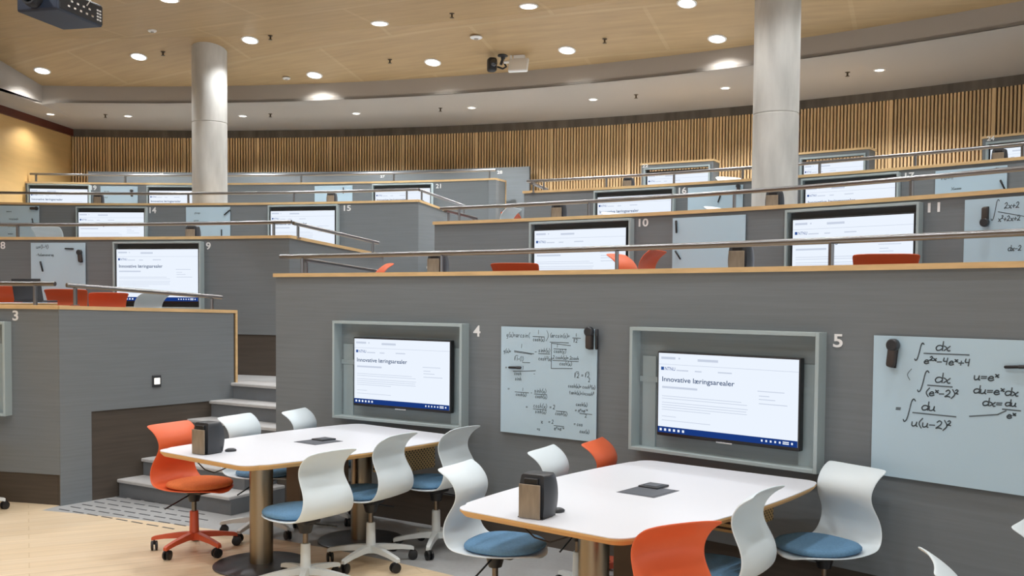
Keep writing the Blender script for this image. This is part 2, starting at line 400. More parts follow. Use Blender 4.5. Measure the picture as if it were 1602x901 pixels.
side_wall('wall_aisle_front', cL1, pL1e, 0.0, CAP['L1'], pL1e.z + 0.03, cladding=(0.745, 0.27), end_board=True)
cL2 = pol(20.0, RAD['L2']); pL2e = at_y(600, 398, 11.26)
side_wall('wall_aisle_second', cL2, pL2e, FLR['L1'], CAP['L2'], pL2e.z)
cL3 = pol(19.3, RAD['L3']); pL3e = at_y(703, 330, 14.05)
side_wall('wall_aisle_third', cL3, pL3e, FLR['L1'], CAP['L3'], pL3e.z)
cL4 = pol(19.6, RAD['L4']); pL4e = at_y(790.5, 284, 16.9)
side_wall('wall_aisle_fourth', cL4, pL4e, FLR['L2'], CAP['L4'], pL4e.z + 0.02, end_board=True)
for nm, r, r2, zb, a_ in (('wall_aisle_right', 'R1', 'R2', 0.0, A_AISLE), ('wall_aisle_right_second', 'R2', 'R3', 1.0, 26.45)):
    pA = pol(A_R1 + 0.02, RAD[r] + 0.12, 0, C1) if r == 'R1' else pol(a_ + 0.02, RAD[r] + 0.12)
    bm = bmesh.new(); seg_prism(bm, pA, pol(26.5 if r == 'R1' else a_ + 0.02, RAD[r2]), 0.1, zb, FLR[r] + 0.02, side=-1); struct(fin(nm, bm, 'wall'))
# platforms
def platform(name, r0, r1, a0, a1, z):
    bm = bmesh.new(); arc(bm, r0, r1, a0, a1, z - 0.12, z, 1.0); struct(fin(name, bm, 'vinyl'))
nW = Vector((-(pL1e.y - cL1.y), pL1e.x - cL1.x, 0)).normalized() * 0.06
pl = [pol(AZL + (16.2 - AZL) * i / 24, RAD['L1'] + 0.06) for i in range(25)] + [Vector((cL1.x, cL1.y, 0)) + nW + Vector((0.02, 0.05, 0)), Vector((pL1e.x, pL1e.y, 0)) + nW]
pl += [Vector((pL1e.x, pL1e.y, 0)) + Vector((0.1, 0.12, 0)), pol(25.4, 11.66), pol(25.4, RAD['L2'] + 0.25)] + [pol(25.4 + (AZL - 25.4) * i / 30, RAD['L2'] + 0.02) for i in range(1, 31)]
bm = bmesh.new(); prism(bm, pl, FLR['L1'] - 0.12, FLR['L1']); struct(fin('floor_left_first', bm, 'vinyl'))
platform('floor_left_second', RAD['L2'] + 0.12, RAD['L3'], AZL + 1, 19.4, FLR['L2'])
platform('floor_left_third', RAD['L3'] + 0.12, RAD['L4'], AZL + 2, 19.0, FLR['L3'])
platform('floor_top', RAD['L4'] + 0.12, R_BACK, -5.0, 62, FLR['L4'])
pl = [pol(A_R1 + 0.2 + (A_R1E - A_R1 - 0.2) * i / 30, RAD['R1'] + 0.06, 0, C1) for i in range(31)] + [pol(AZR + (26.6 - AZR) * i / 30, RAD['R2'] + 0.02) for i in range(31)]
bm = bmesh.new(); prism(bm, pl, FLR['R1'] - 0.12, FLR['R1']); struct(fin('floor_right_first', bm, 'vinyl'))
platform('floor_right_second', RAD['R2'] + 0.12, RAD['R3'], 26.9, AZR, FLR['R2'])
platform('floor_right_third', RAD['R3'] + 0.12, RAD['L4'] + 0.12, 25.3, AZR, FLR['R3'])
# the lower stair (six risers to the landing) and the flight that carries on up the aisle
SA = math.radians(32); e1 = Vector((math.cos(SA), -math.sin(SA), 0)); e2 = Vector((math.sin(SA), math.cos(SA), 0)); s0 = Vector((cL1.x, cL1.y, 0))
stair = struct(link('stairs_lower', bpy.data.meshes.new('stairs_lower'), None))
for k in range(6):
    v0 = 0.515 + 0.232 * k; v1 = 1.95
    uL = 0.02 + 0.07 * v0; uR = 1.42 if k == 0 else (1.32 if v0 < 1.0 else 1.28)
    z = 0.15 * (k + 1); c = s0 + e1 * ((uL + uR) / 2)
    bm = bmesh.new(); box(bm, c + e2 * ((v0 + v1) / 2) + Vector((0, 0, z - 0.075 - 0.015)), (uR - uL, v1 - v0, 0.15 - 0.002), -SA); fin('riser', bm, 'step', stair)
    bm = bmesh.new(); box(bm, c + e2 * ((v0 + v1) / 2 - 0.012) + Vector((0, 0, z - 0.0145)), (uR - uL + 0.004, v1 - v0 + 0.024, 0.029), -SA, 0.006, 1); fin('tread', bm, 'nosing', stair)
stair2 = struct(link('stairs_upper', bpy.data.meshes.new('stairs_upper'), None))
for k in range(13):
    r0 = 12.2 + 0.49 * k; z = 0.9 + 0.154 * (k + 1)
    bm = bmesh.new(); arc(bm, r0, r0 + 0.6, 20.7 if r0 < 13.9 else 20.1, 24.7 if r0 > 15.7 else 25.8, z - 0.3, z - 0.03, 2.0); fin('riser', bm, 'step', stair2)
    bm = bmesh.new(); arc(bm, r0 - 0.015, r0 + 0.6, 20.7 if r0 < 13.9 else 20.1, 24.7 if r0 > 15.7 else 25.8, z - 0.03, z, 2.0); fin('tread', bm, 'nosing', stair2)
# dashed grooves let into the floor before the stair
bm = bmesh.new()
for (xa, ya), (xb, yb) in (((183, 777), (343, 801)), ((167, 781), (327, 806)), ((148, 785), (310, 811.5)), ((129, 789), (293, 816)), ((111, 792.7), (277, 820.5)), ((93, 796.5), (260, 825.5))):
    A, B = at_z(xa, ya, 0), at_z(xb, yb, 0); d = (B - A); Ln = d.length; d.normalize(); t = 0.0
    while t < Ln:
        c = A + d * (t + 0.06); box(bm, (c.x, c.y, 0.001), (0.12, 0.013, 0.003), math.atan2(d.y, d.x)); t += 0.17
struct(fin('trim_2', bm, 'groove'))
# concrete columns
for (px, py, dist, r, lab) in ((328, 200, 14.62, 0.249, 'round bare concrete column before the left half of the slatted wall'),
                               (1213.5, 200, 10.6, 0.237, 'round bare concrete column on the right, cut by the top of the photo')):
    p = at_y(px, py, dist); zf = FLR['L3'] if px < 800 else FLR['R2']
    bm = bmesh.new(); lathe(bm, [(0, 0), (r, 0), (r, 1.95), (r - 0.006, 1.955), (r - 0.006, 1.965), (r, 1.97), (r, Z_CEIL - zf), (0, Z_CEIL - zf)], n=48)
    o = fin('concrete_column', bm, 'concrete', smooth=True, angle=30); o.location = (p.x, p.y, zf); tag(o, lab, 'column')

# ------------------------------------------------------------------ handrails
def handrail(pts, posts, label, r=0.019, post_len=0.145):
    c = Vector(pts[len(pts) // 2]); root = thing('handrail', c, 0, label, 'handrail', 'steel handrails on the parapets')
    bm = bmesh.new(); tube(bm, [Vector(p) - c for p in pts], r, 12); fin('rail', bm, 'steel', root, True, 40)
    for p, ln in posts:
        p = Vector(p) - c
        bm = bmesh.new(); box(bm, p - Vector((0, 0, ln / 2 + r * 0.6)), (0.022, 0.04, ln - r * 0.4), 0, 0.004, 1)
        lathe(bm, [(0, 0), (0.032, 0), (0.032, 0.006), (0, 0.006)], p - Vector((0, 0, ln + r * 0.4)), 12)
        fin('post', bm, 'dark_steel' if False else 'steel', root)
def arc_rail(row, a0, a1, z, posts_px, label):
    R = RAD[row] + 0.06; n = max(4, int((a1 - a0) / 0.8)); o_ = cen(row)
    pts = [pol(a0 + (a1 - a0) * i / n, R, z, o_) for i in range(n + 1)]
    posts = []
    for x in posts_px:
        u = None
        for i in range(2000):        # azimuth whose picture column is x
            a = a0 + (a1 - a0) * i / 1999; q = pol(a, R, z, o_)
            if 801 + F * q.x / q.y >= x: u = q; break
        if u is not None: posts.append((u, z - CAP[row]))
    handrail(pts, posts, label)
arc_rail('R1', azp(439, 402.5, RAD['R1'] + 0.06, C1), A_R1E, 2.042, (473, 690, 963, 1297), 'steel handrail along the front parapet above the screens marked 4 and 5')
arc_rail('R2', 26.6, 60, 2.607, (717, 919, 1145, 1420), 'steel handrail on the parapet above the screens marked 10 and 11')
arc_rail('R3', 25.0, 60, 3.214, (848, 945, 1051, 1157, 1277, 1425, 1592), 'steel handrail on the top right parapet above the screens marked 16 and 17')
arc_rail('L1', AZL, 16.1, 1.80, (-60, 55), 'short steel handrail at the left edge above the frame marked 3')
arc_rail('L2', AZL, 19.95, 2.474, (29, 428), 'steel handrail on the parapet above the screen marked 9')
arc_rail('L3', AZL + 1.5, 19.2, 3.175, (295, 460, 635), 'steel handrail on the parapet above the screens marked 14 and 15')
arc_rail('L4', az(at_R(47, 270, 18.62)), 19.5, 3.772, (58, 197, 471, 615, 764), 'uppermost left handrail in front of the low grey panel')
def side_rail(pa, da_, pb, db, posts, label, ln=0.13):
    A, B = at_y(*pa, da_), at_y(*pb, db)
    ps = []
    for t in posts: ps.append((A + (B - A) * t, ln))
    handrail([A, A + (B - A) * 0.5, B], ps, label)
side_rail((104, 446), 8.25, (347, 465), 9.3, (0.05, 0.93), 'steel handrail sloping along the wall with the light switch', 0.155)
side_rail((459, 349), 10.15, (592, 380), 11.15, (0.05, 0.93), 'steel handrail sloping down from the parapet above the screen marked 9', 0.135)
side_rail((656, 297), 13.45, (727, 322.5), 14.1, (0.05, 0.98), 'steel handrail sloping down beside the screen marked 21', 0.13)
side_rail((474, 406), 8.25, (590, 424.5), 9.6, (0.04, 0.95), 'lower steel handrail dropping behind the front parapet toward the stair', 0.12)
side_rail((697, 329.5), 10.2, (745, 342), 11.2, (0.1, 0.9), 'short steel handrail dropping behind the left end of the second right parapet', 0.11)
side_rail((832, 286.5), 12.6, (856, 296.5), 13.4, (0.1, 0.9), 'short steel handrail dropping behind the left end of the top right parapet', 0.11)

# ------------------------------------------------------------------ numerals on the walls
def wallpos(a, R, z, o=C0): return pol(a, R, z, o), -math.radians(a)
def numeral(s, row_R, x0, x1, y0, y1, o_=C0):
    xm = (x0 + x1) / 2; ym = (y0 + y1) / 2
    a = azp(xm, ym, row_R, o_); zt, zb = at_R(xm, y0, row_R, o_).z, at_R(xm, y1, row_R, o_).z
    wd = (at_R(x0, ym, row_R, o_) - at_R(x1, ym, row_R, o_)).length
    me = text_mesh(s, 0.1, 0.02, 0.0012)
    bm = bmesh.new(); hh = zt - zb
    add_mesh(bm, me, fit=(-wd / 2, wd / 2, -hh / 2, hh / 2)); bpy.data.meshes.remove(me)
    o = fin('wall_numeral', bm, 'white_paint')
    p, rz = wallpos(a, row_R - 0.0035, (zt + zb) / 2, o_); o.location = p; o.rotation_euler = (0, 0, rz)
    tag(o, 'white numeral %s on the grey wall' % s, 'number', 'white numerals marking the screens')
for s, row, x0, x1, y0, y1 in (('3', 'L1', 20, 29, 485.5, 501.5), ('4', 'R1', 741, 752, 509, 526.5), ('5', 'R1', 1304, 1319, 522.5, 543.5), ('8', 'L2', 1, 8.5, 378, 389.5),
                               ('9', 'L2', 322.5, 330, 379, 390.5), ('10', 'R2', 999.5, 1014.5, 342, 354.5), ('11', 'R2', 1452, 1471, 317, 332), ('14', 'L3', 234, 244.5, 324, 333.5),
                               ('15', 'L3', 538, 549, 321, 330), ('16', 'R3', 1062, 1074, 293, 303), ('17', 'R3', 1416, 1430.5, 270, 280), ('19', 'L4', 142.5, 151, 290, 297.5),
                               ('21', 'L4', 682, 690, 287.5, 294.5)):
    numeral(s, RAD[row], x0, x1, y0, y1, cen(row))
for s, x0, x1, y0, y1 in (('25', 249, 256, 270.5, 274.5), ('26', 423, 430, 272, 276), ('27', 595, 602, 274, 278), ('28', 778, 786, 267, 272)):
    numeral(s, 19.8, x0, x1, y0, y1)

# ------------------------------------------------------------------ screens and the niches they hang in
TVW, TVH = 0.975, 0.575
def make_tv():
    t = thing('television', (0, 0, 0), 0, '', 'screen', 'lit wall screens')
    bm = bmesh.new(); box(bm, (0, 0.022, 0), (TVW, 0.044, TVH), 0, 0.006, 2); bz = fin('bezel', bm, 'black', t)
    sw, sh = TVW - 0.022, TVH - 0.034; sz = 0.006
    bm = bmesh.new(); box(bm, (0, -0.0005, sz), (sw, 0.002, sh)); scr = fin('screen', bm, 'page', t)
    def R(bm, u0, u1, v0, v1, d): box(bm, ((u0 + u1 - 1) / 2 * sw, -0.0015 - d, sz + (1 - v0 - v1) / 2 * sh), ((u1 - u0) * sw, 0.001, (v1 - v0) * sh))
    bm = bmesh.new(); R(bm, 0, 1, 0.925, 1, 0.0005); tb = fin('taskbar', bm, 'taskbar', scr)
    bm = bmesh.new()
    for u in (0.015, 0.05, 0.085, 0.12, 0.155, 0.19): R(bm, u, u + 0.016, 0.948, 0.978, 0.0012)
    for u in (0.76, 0.79, 0.82, 0.85, 0.88, 0.96): R(bm, u, u + 0.011, 0.95, 0.974, 0.0012)
    R(bm, 0.905, 0.945, 0.945, 0.957, 0.0012); R(bm, 0.905, 0.945, 0.965, 0.977, 0.0012)
    fin('taskbar_icons', bm, 'page', scr)
    bm = bmesh.new()
    R(bm, 0.0, 1.0, 0.137, 0.142, 0.0005); R(bm, 0.02, 0.13, 0.045, 0.075, 0.0005); R(bm, 0.3, 0.45, 0.055, 0.085, 0.0005); R(bm, 0.155, 0.167, 0.05, 0.07, 0.001)
    R(bm, 0.03, 0.30, 0.415, 0.44, 0.0005); R(bm, 0.14, 0.23, 0.20, 0.215, .0005); R(bm, 0.28, 0.33, 0.20, 0.215, .0005); R(bm, 0.45, 0.55, 0.195, 0.21, .0005)
    for v, u1 in ((0.535, 0.62), (0.565, 0.66), (0.615, 0.665), (0.645, 0.655), (0.675, 0.66), (0.705, 0.40), (0.79, 0.14), (0.84, 0.40)): R(bm, 0.03, u1, v, v + 0.007, 0.0005)
    for v, u0, u1 in ((0.385, 0.73, 0.91), (0.44, 0.74, 0.81), (0.48, 0.74, 0.85), (0.53, 0.74, 0.93)): R(bm, u0, u1, v, v + 0.009, 0.0005)
    fin('page_text', bm, 'page_grey', scr)
    me = text_mesh('Innovative l\u00e6ringsarealer', 0.05, 0.012); bm = bmesh.new()
    add_mesh(bm, me, fit=(-0.5 * sw + 0.03 * sw, -0.5 * sw + 0.57 * sw, sz + (0.5 - 0.375) * sh, sz + (0.5 - 0.295) * sh)); bpy.data.meshes.remove(me)
    for v in bm.verts: v.co.y = -0.0024
    fin('heading', bm, 'page_ink', scr)
    me = text_mesh('NTNU', 0.05, 0.0); bm = bmesh.new()
    add_mesh(bm, me, fit=(-0.5 * sw + 0.05 * sw, -0.5 * sw + 0.13 * sw, sz + (0.5 - 0.215) * sh, sz + (0.5 - 0.172) * sh)); bpy.data.meshes.remove(me)
    for v in bm.verts: v.co.y = -0.0024
    R(bm, 0.02, 0.042, 0.172, 0.213, 0.0008)
    fin('logo', bm, 'page_blue', scr)
    bm = bmesh.new(); box(bm, (0.0, 0.004, -TVH / 2 - 0.002), (0.11, 0.012, 0.010), 0, 0.002, 1); fin('brand_strip', bm, 'chrome', t)
    bm = bmesh.new(); box(bm, (TVW / 2 - 0.10, 0.047, 0.13), (0.05, 0.008, 0.16), 0, 0.003, 1); box(bm, (0, 0.047, 0), (0.3, 0.008, 0.25), 0, 0.003, 1); fin('wall_mount', bm, 'dark_steel', t)
    return t
tv0 = make_tv(); tv_used = [False]
def tv(a, R, z, label, tilt=0.0, o=C0, sc=(1, 1, 1)):
    p, rz = wallpos(a, R, z, o)
    if not tv_used[0]:
        tv_used[0] = True; t = tv0; t.location = p; t.rotation_euler = (0, 0, rz + tilt); t['label'] = label
    else: t = dup(tv0, p, rz + tilt, label)
    t.scale = sc
def niche(a, R, z0, z1, wd, label, proud=0.03, deep=0.08, fw=0.022, boards=False, dark='niche_dark', grp='painted frames round the screens', o=C0):
    p, rz = wallpos(a, R, (z0 + z1) / 2, o); hh = z1 - z0
    t = thing('screen_niche', p, rz, label, 'screen frame', grp)
    bm = bmesh.new()
    for sx in (-1, 1): box(bm, (sx * (wd / 2 - fw / 2), (deep - proud) / 2, 0), (fw, deep + proud, hh), 0, 0.002, 1)
    for sz in (-1, 1): box(bm, (0, (deep - proud) / 2, sz * (hh / 2 - fw / 2)), (wd - 2 * fw, deep + proud, fw), 0, 0.002, 1)
    fin('frame', bm, 'frame', t)
    bm = bmesh.new(); box(bm, (0, deep - 0.006, 0), (wd - 2 * fw, 0.012, hh - 2 * fw)); fin('back_panel', bm, dark, t)
    if boards:
        for sx in (-1, 1):
            bm = bmesh.new(); box(bm, (sx * (wd / 2 - 0.10), deep - 0.016, -0.08), (0.10, 0.01, hh - 0.16 - 2 * fw)); fin('mount_board', bm, 'strut', t)
        bm = bmesh.new(); box(bm, (0, deep - 0.022, 0.06), (wd - 0.06, 0.006, 0.035)); fin('mount_rail', bm, 'strut', t)
# the front row frames stand proud of the wall, the TVs hang inside them
a4, a5 = (28.64 + 35.26) / 2, (42.91 + 49.91) / 2
def niche_on(row, xl, xr, y, label, tvlabel, zt, hh, wd=None, tvx=None, tvz=None, front=False):
    R = RAD[row]; o = cen(row)
    a = (azp(xl, y, R, o) + azp(xr, y, R, o)) / 2
    if front:
        niche(a, R - 0.105, zt - hh, zt, wd, label, 0.0, 0.10, 0.022, True, 'niche', o=o)
        ta = (azp(tvx[0], y + 60, R - 0.08, o) + azp(tvx[1], y + 60, R - 0.08, o)) / 2
        tv(ta, R - 0.085, tvz, tvlabel, 0, o, (0.965 if xl < 900 else 0.985, 1, 0.925 if xl < 900 else 0.905))
    else:
        niche(a, R - 0.093, zt - hh, zt, wd or 1.05, label, 0.0, 0.08, 0.02, False, 'niche_dark')
        ta = (azp(tvx[0], y + 20, R - 0.05) + azp(tvx[1], y + 20, R - 0.05)) / 2 if tvx else a
        sx = min(1.0, (wd - 0.05) / TVW); lim = math.degrees(max(0.0, (wd - 0.044 - TVW * sx) / 2) / R); ta = max(a - lim, min(a + lim, ta))
        tv(ta, R - 0.083, zt - 0.02 - 0.05 - TVH / 2, tvlabel, sc=(sx, 1, 1))
niche_on('R1', 532, 734, 506, 'pale grey-blue frame of the screen beside numeral 4', 'lit screen on the front wall beside numeral 4', 1.525, 0.765, 1.255, (550, 708), 1.135, True)
niche_on('R1', 998, 1294, 517, 'pale grey-blue frame of the screen beside numeral 5', 'lit screen on the front wall beside numeral 5', 1.535, 0.775, 1.275, (1026, 1255), 1.13, True)
niche_on('R2', 833.5, 994.3, 345, 'pale frame round the screen marked 10', 'lit screen behind the orange chair backs beside numeral 10', 2.425, 0.70, 1.06, (836.8, 983))
niche_on('R2', 1235.5, 1445.8, 324, 'pale frame round the screen marked 11', 'lit screen beside numeral 11 behind the front right rail', 2.42, 0.70, 1.06, (1241.3, 1434))
niche_on('R3', 932.7, 1058.5, 297, 'pale frame round the screen marked 16', 'lit screen beside numeral 16', 3.035, 0.70, 1.04, (937.7, 1055))
niche_on('R3', 1258, 1410, 275, 'pale frame round the screen marked 17', 'lit screen beside numeral 17, right of the thick column', 3.03, 0.70, 1.04, (1262, 1405))
niche_on('L2', 183, 320, 379, 'pale frame round the screen marked 9', 'lit screen with a visible blue heading beside numeral 9', 2.28, 0.705, 1.03, (185.8, 314.5))
niche_on('L3', 123, 231.5, 324, 'pale frame round the screen marked 14', 'lit screen beside numeral 14', 2.975, 0.70, 1.02, (125.8, 227.5))
niche_on('L3', 422.5, 532, 321.5, 'pale frame round the screen marked 15', 'lit screen beside numeral 15', 2.985, 0.70, 1.04, (423.7, 526))
niche_on('L4', 48.5, 140, 289, 'pale frame round the screen marked 19', 'lit screen beside numeral 19 at the upper left', 3.59, 0.70, 1.02, (50.8, 138))
niche_on('L4', 233, 325, 292, 'pale frame round the upper screen left of the thinner column', 'lit upper screen partly hidden by the thinner column', 3.578, 0.70, 1.03, (236, 324))
niche_on('L4', 584, 679.5, 288, 'pale frame round the screen marked 21', 'lit screen beside numeral 21', 3.58, 0.70, 1.04, (585.7, 676.5))
# frame 3 at the left edge: only its right end shows
niche(azp(18, 560, RAD['L1']) - 3.6, RAD['L1'] - 0.105, 0.72, 1.49, 1.255, 'pale grey-blue frame cut by the left edge of the photo beside numeral 3', 0.0, 0.10, 0.022, True, 'niche')
# free-standing screen boxes on the top tier
def screen_box(xa, ya, xb, yb, s, lab, x_num=None):
    R = 18.40; A, B = at_R(xa, ya, R), at_R(xb, yb, R); zt = 3.735
    a = (az(A) + az(B)) / 2; wd = (Vector((A.x, A.y, 0)) - Vector((B.x, B.y, 0))).length
    p, rz = wallpos(a, R, FLR['R4'] ); hh = zt - FLR['R4']
    t = thing('screen_cabinet', p, rz, lab, 'screen cabinet', 'free-standing screen cabinets on the top tier')
    bm = bmesh.new()
    fw = 0.035; dp = 0.26
    for sx in (-1, 1): box(bm, (sx * (wd / 2 - fw / 2), dp / 2, (hh - 0.03) / 2), (fw, dp, hh - 0.03))
    box(bm, (0, dp / 2, hh - 0.03 - 0.045 / 2), (wd - 2 * fw, dp, 0.045)); box(bm, (0, dp - 0.01, hh / 2 - 0.04), (wd - 2 * fw, 0.02, hh - 0.11)); box(bm, (0, dp / 2, 0.05), (wd - 2 * fw, dp, 0.1))
    fin('body', bm, 'wall', t)
    bm = bmesh.new(); box(bm, (0, dp / 2, hh - 0.014), (wd + 0.03, dp + 0.03, 0.028)); fin('cap', bm, 'oak', t)
    bm = bmesh.new()
    iw, zt_, zb_ = wd - 0.09, hh - 0.075, 0.1
    for sx in (-1, 1): box(bm, (sx * (iw / 2 - 0.01), 0.005, (zt_ + zb_) / 2), (0.022, 0.05, zt_ - zb_))
    box(bm, (0, 0.005, zt_ - 0.011), (iw - 0.04, 0.05, 0.022)); fin('frame', bm, 'frame', t)
    bm = bmesh.new(); box(bm, (0, 0.10, hh / 2 - 0.05), (wd - 2 * fw, 0.01, hh - 0.13)); fin('back_panel', bm, 'niche_dark', t)
    tp, _ = wallpos(a, R + 0.035, FLR['R4'] + hh - 0.16 - TVH / 2)
    tv(a, R + 0.035, FLR['R4'] + hh - 0.152 - TVH / 2, 'lit screen ' + s, sc=((wd - 0.15) / TVW, 1, 1))
screen_box(1003, 256, 1116, 249, 'in the top cabinet marked 22', 'grey oak-capped screen cabinet marked 22 left of the thick column')
screen_box(1247, 239.5, 1360, 232, 'in the top cabinet just right of the thick column', 'grey oak-capped screen cabinet just right of the thick column')
screen_box(1537, 212, 1680, 200, 'in the top cabinet marked 24', 'grey oak-capped screen cabinet marked 24 at the upper right edge')
numeral('22', 18.36, 1005, 1014, 257, 262); numeral('24', 18.36, 1544, 1556, 213, 220)

# ------------------------------------------------------------------ glass boards, handwriting, pens, erasers
GL = {'d': [[(.7, 1), (.7, .45), (.72, 0)], [(.7, .4), (.5, .55), (.2, .5), (.05, .25), (.2, .0), (.5, .05), (.7, .25)]],
      'x': [[(.05, .5), (.3, .35), (.5, .0), (.7, .02)], [(.65, .5), (.4, .25), (.1, 0)]],
      'e': [[(.05, .25), (.55, .32), (.5, .5), (.25, .52), (.05, .25), (.15, .03), (.4, .0), (.65, .12)]],
      'u': [[(.05, .5), (.08, .1), (.25, 0), (.5, .15), (.58, .5), (.56, .1), (.7, 0)]],
      '(': [[(.4, 1.05), (.12, .6), (.12, .25), (.4, -.15)]], ')': [[(.05, 1.05), (.35, .6), (.35, .25), (.05, -.15)]],
      '-': [[(.05, .33), (.6, .36)]], '+': [[(.05, .33), (.65, .36)], [(.35, .62), (.33, .06)]], '=': [[(.05, .22), (.6, .25)], [(.05, .45), (.62, .48)]],
      '2': [[(.05, .75), (.3, .95), (.55, .75), (.4, .4), (.02, .02), (.35, .08), (.65, .0)]], '4': [[(.1, .95), (.08, .5), (.55, .5)], [(.55, .95), (.52, 0)]],
      '1': [[(.2, .9), (.22, 0)]], 'S': [[(.95, 1.75), (.75, 1.95), (.55, 1.6), (.45, .5), (.3, -.55), (.08, -.8), (-.05, -.6)]],
      'a': [[(.55, .45), (.3, .52), (.08, .25), (.25, 0), (.5, .2), (.56, .5), (.55, .1), (.7, 0)]], 'r': [[(.08, .5), (.1, 0)], [(.1, .3), (.3, .5), (.5, .45)]],
      'c': [[(.5, .45), (.25, .52), (.06, .25), (.2, 0), (.5, .08)]], 's': [[(.5, .45), (.2, .5), (.15, .3), (.45, .2), (.4, 0), (.05, .05)]], 'i': [[(.2, .5), (.22, 0)], [(.2, .72), (.21, .76)]],
      'n': [[(.08, .5), (.1, 0)], [(.1, .3), (.35, .5), (.5, .35), (.52, 0)]], 'o': [[(.3, .52), (.05, .25), (.3, 0), (.55, .25), (.3, .52)]], 't': [[(.3, .9), (.28, .1), (.5, 0)], [(.05, .55), (.55, .58)]],
      'g': [[(.5, .45), (.25, .52), (.06, .25), (.25, .05), (.5, .3), (.5, -.3), (.2, -.4)]], 'h': [[(.1, 1), (.1, 0)], [(.1, .3), (.35, .5), (.5, .3), (.52, 0)]], 'v': [[(.05, .95), (.18, 0), (.4, 1.1), (1.2, 1.15)]],
      'f': [[(.5, .95), (.3, .85), (.25, 0)], [(.05, .5), (.5, .52)]], 'k': [[(.1, 1), (.1, 0)], [(.5, .5), (.12, .25), (.55, 0)]], ',': [[(.2, .05), (.1, -.2)]], 'y': [[(.08, .5), (.3, .1)], [(.55, .5), (.2, -.35)]], ' ': []}
def stroke(bm, pts, wd):
    for (x0, z0), (x1, z1) in zip(pts[:-1], pts[1:]):
        d = Vector((x1 - x0, 0, z1 - z0)); L = d.length
        if L < 1e-6: continue
        d /= L; n = Vector((-d.z, 0, d.x)) * wd / 2; e = d * wd * 0.4
        a, b = Vector((x0, -0.0015, z0)) - e, Vector((x1, -0.0015, z1)) + e
        bm.faces.new([bm.verts.new(q) for q in (a + n, b + n, b - n, a - n)])
def smooth_pts(p, n=3):
    if len(p) < 3: return p
    out = []
    for i in range(len(p) - 1):
        p0, p1, p2, p3 = p[max(i - 1, 0)], p[i], p[i + 1], p[min(i + 2, len(p) - 1)]
        for k in range(n):
            t = k / n
            out.append(tuple(0.5 * (2 * p1[j] + (p2[j] - p0[j]) * t + (2 * p0[j] - 5 * p1[j] + 4 * p2[j] - p3[j]) * t * t + (3 * p1[j] - p0[j] - 3 * p2[j] + p3[j]) * t ** 3) for j in (0, 1)))
    return out + [p[-1]]
def write(bm, s, x, z, h, wd, slant=0.12, asp=0.8):
    """handwriting from (x, z); ^ raises the next character"""
    i = 0
    while i < len(s):
        ch = s[i]; hh, zz = h, z
        if ch == '^': i += 1; ch = s[i]; hh, zz = h * 0.6, z + h * 0.5
        for st in GL.get(ch, []):
            stroke(bm, smooth_pts([(x + (px + slant * pz) * hh * asp, zz + pz * hh) for px, pz in st]), wd)
        x += hh * asp * (0.45 if ch in '(),1i ' else 0.78); i += 1
    return x
def board(row, xl, xr, y, zt, hh, label, wd=None, ink=None):
    R = RAD[row]; o_ = cen(row); a0, a1 = azp(xl, y, R, o_), azp(xr, y, R, o_)
    wd = wd or (pol(a0, R) - pol(a1, R)).length; a = (a0 + a1) / 2
    p, rz = wallpos(a, R - 0.027, zt - hh / 2, o_)
    t = thing('whiteboard', p, rz, label, 'whiteboard', 'glass writing boards on the parapets')
    bm = bmesh.new(); box(bm, (0, 0.004, 0), (wd, 0.008, hh), 0, 0.001, 1)
    fin('glass_panel', bm, 'glass_board', t)
    bm = bmesh.new()
    for sx in (-1, 1):
        for sz in (-1, 1): lathe(bm, [(0, 0), (0.012, 0), (0.012, 0.012), (0, 0.012)], (sx * (wd / 2 - 0.06), 0.008, sz * (hh / 2 - 0.06)), 10, Matrix.Rotation(-PI / 2, 4, 'X'))
    fin('stand_off', bm, 'steel', t)
    if ink:
        bm = bmesh.new(); ink(bm, wd, hh); fin('handwriting', bm, 'ink', t)
    return a, R - 0.02
def fx(wd, x): return (x - 0.5) * wd
def fz(hh, y): return (0.5 - y) * hh
def ink5(bm, wd, hh):
    X0, Y0, sx, sy = 1380, 526, 1 / 345.0, 1 / 292.0      # px on the photo to metres from the board's top left
    def X(x): return (x - X0) / 232.0 * (1 - (x - X0) * 0.0007) - wd / 2
    def Z(y, x): return hh / 2 - (y - Y0 - (x - 1380) * 0.028) * sy
    W = lambda s, x, y, h, wdt=0.006: write(bm, s, X(x), Z(y, x), h * (0.72 if s == 'S' else 0.86), wdt, 0.12, 1.12)
    L = lambda x0, y0, x1, y1: stroke(bm, [(X(x0), Z(y0, x0)), (X(x1), Z(y1, x1))], 0.006)
    W('S', 1436, 555, 0.045); W('dx', 1462, 547, 0.052); L(1447, 552, 1508, 553); W('e^2^x-4e^x+4', 1447, 567, 0.04)
    W('S', 1441, 600, 0.055); W('dx', 1462, 594, 0.055); L(1453, 599, 1486, 600); W('(e^x-2)^2', 1450, 614, 0.042); W('(', 1424, 590, 0.055, 0.003)
    W('=', 1411, 640, 0.04); W('S', 1423, 645, 0.06); W('du', 1445, 636, 0.05); L(1434, 641, 1492, 643); W('u(u-2)^2', 1432, 661, 0.048)
    W('u=e^x', 1515, 588, 0.045); W('du=e^xdx', 1515, 607, 0.043); W('dx=', 1528, 624, 0.043); W('du', 1560, 623, 0.036); L(1557, 628, 1583, 629); W('e^x', 1563, 640, 0.036)
    L(1511, 641, 1550, 636); L(1550, 636, 1562, 630)
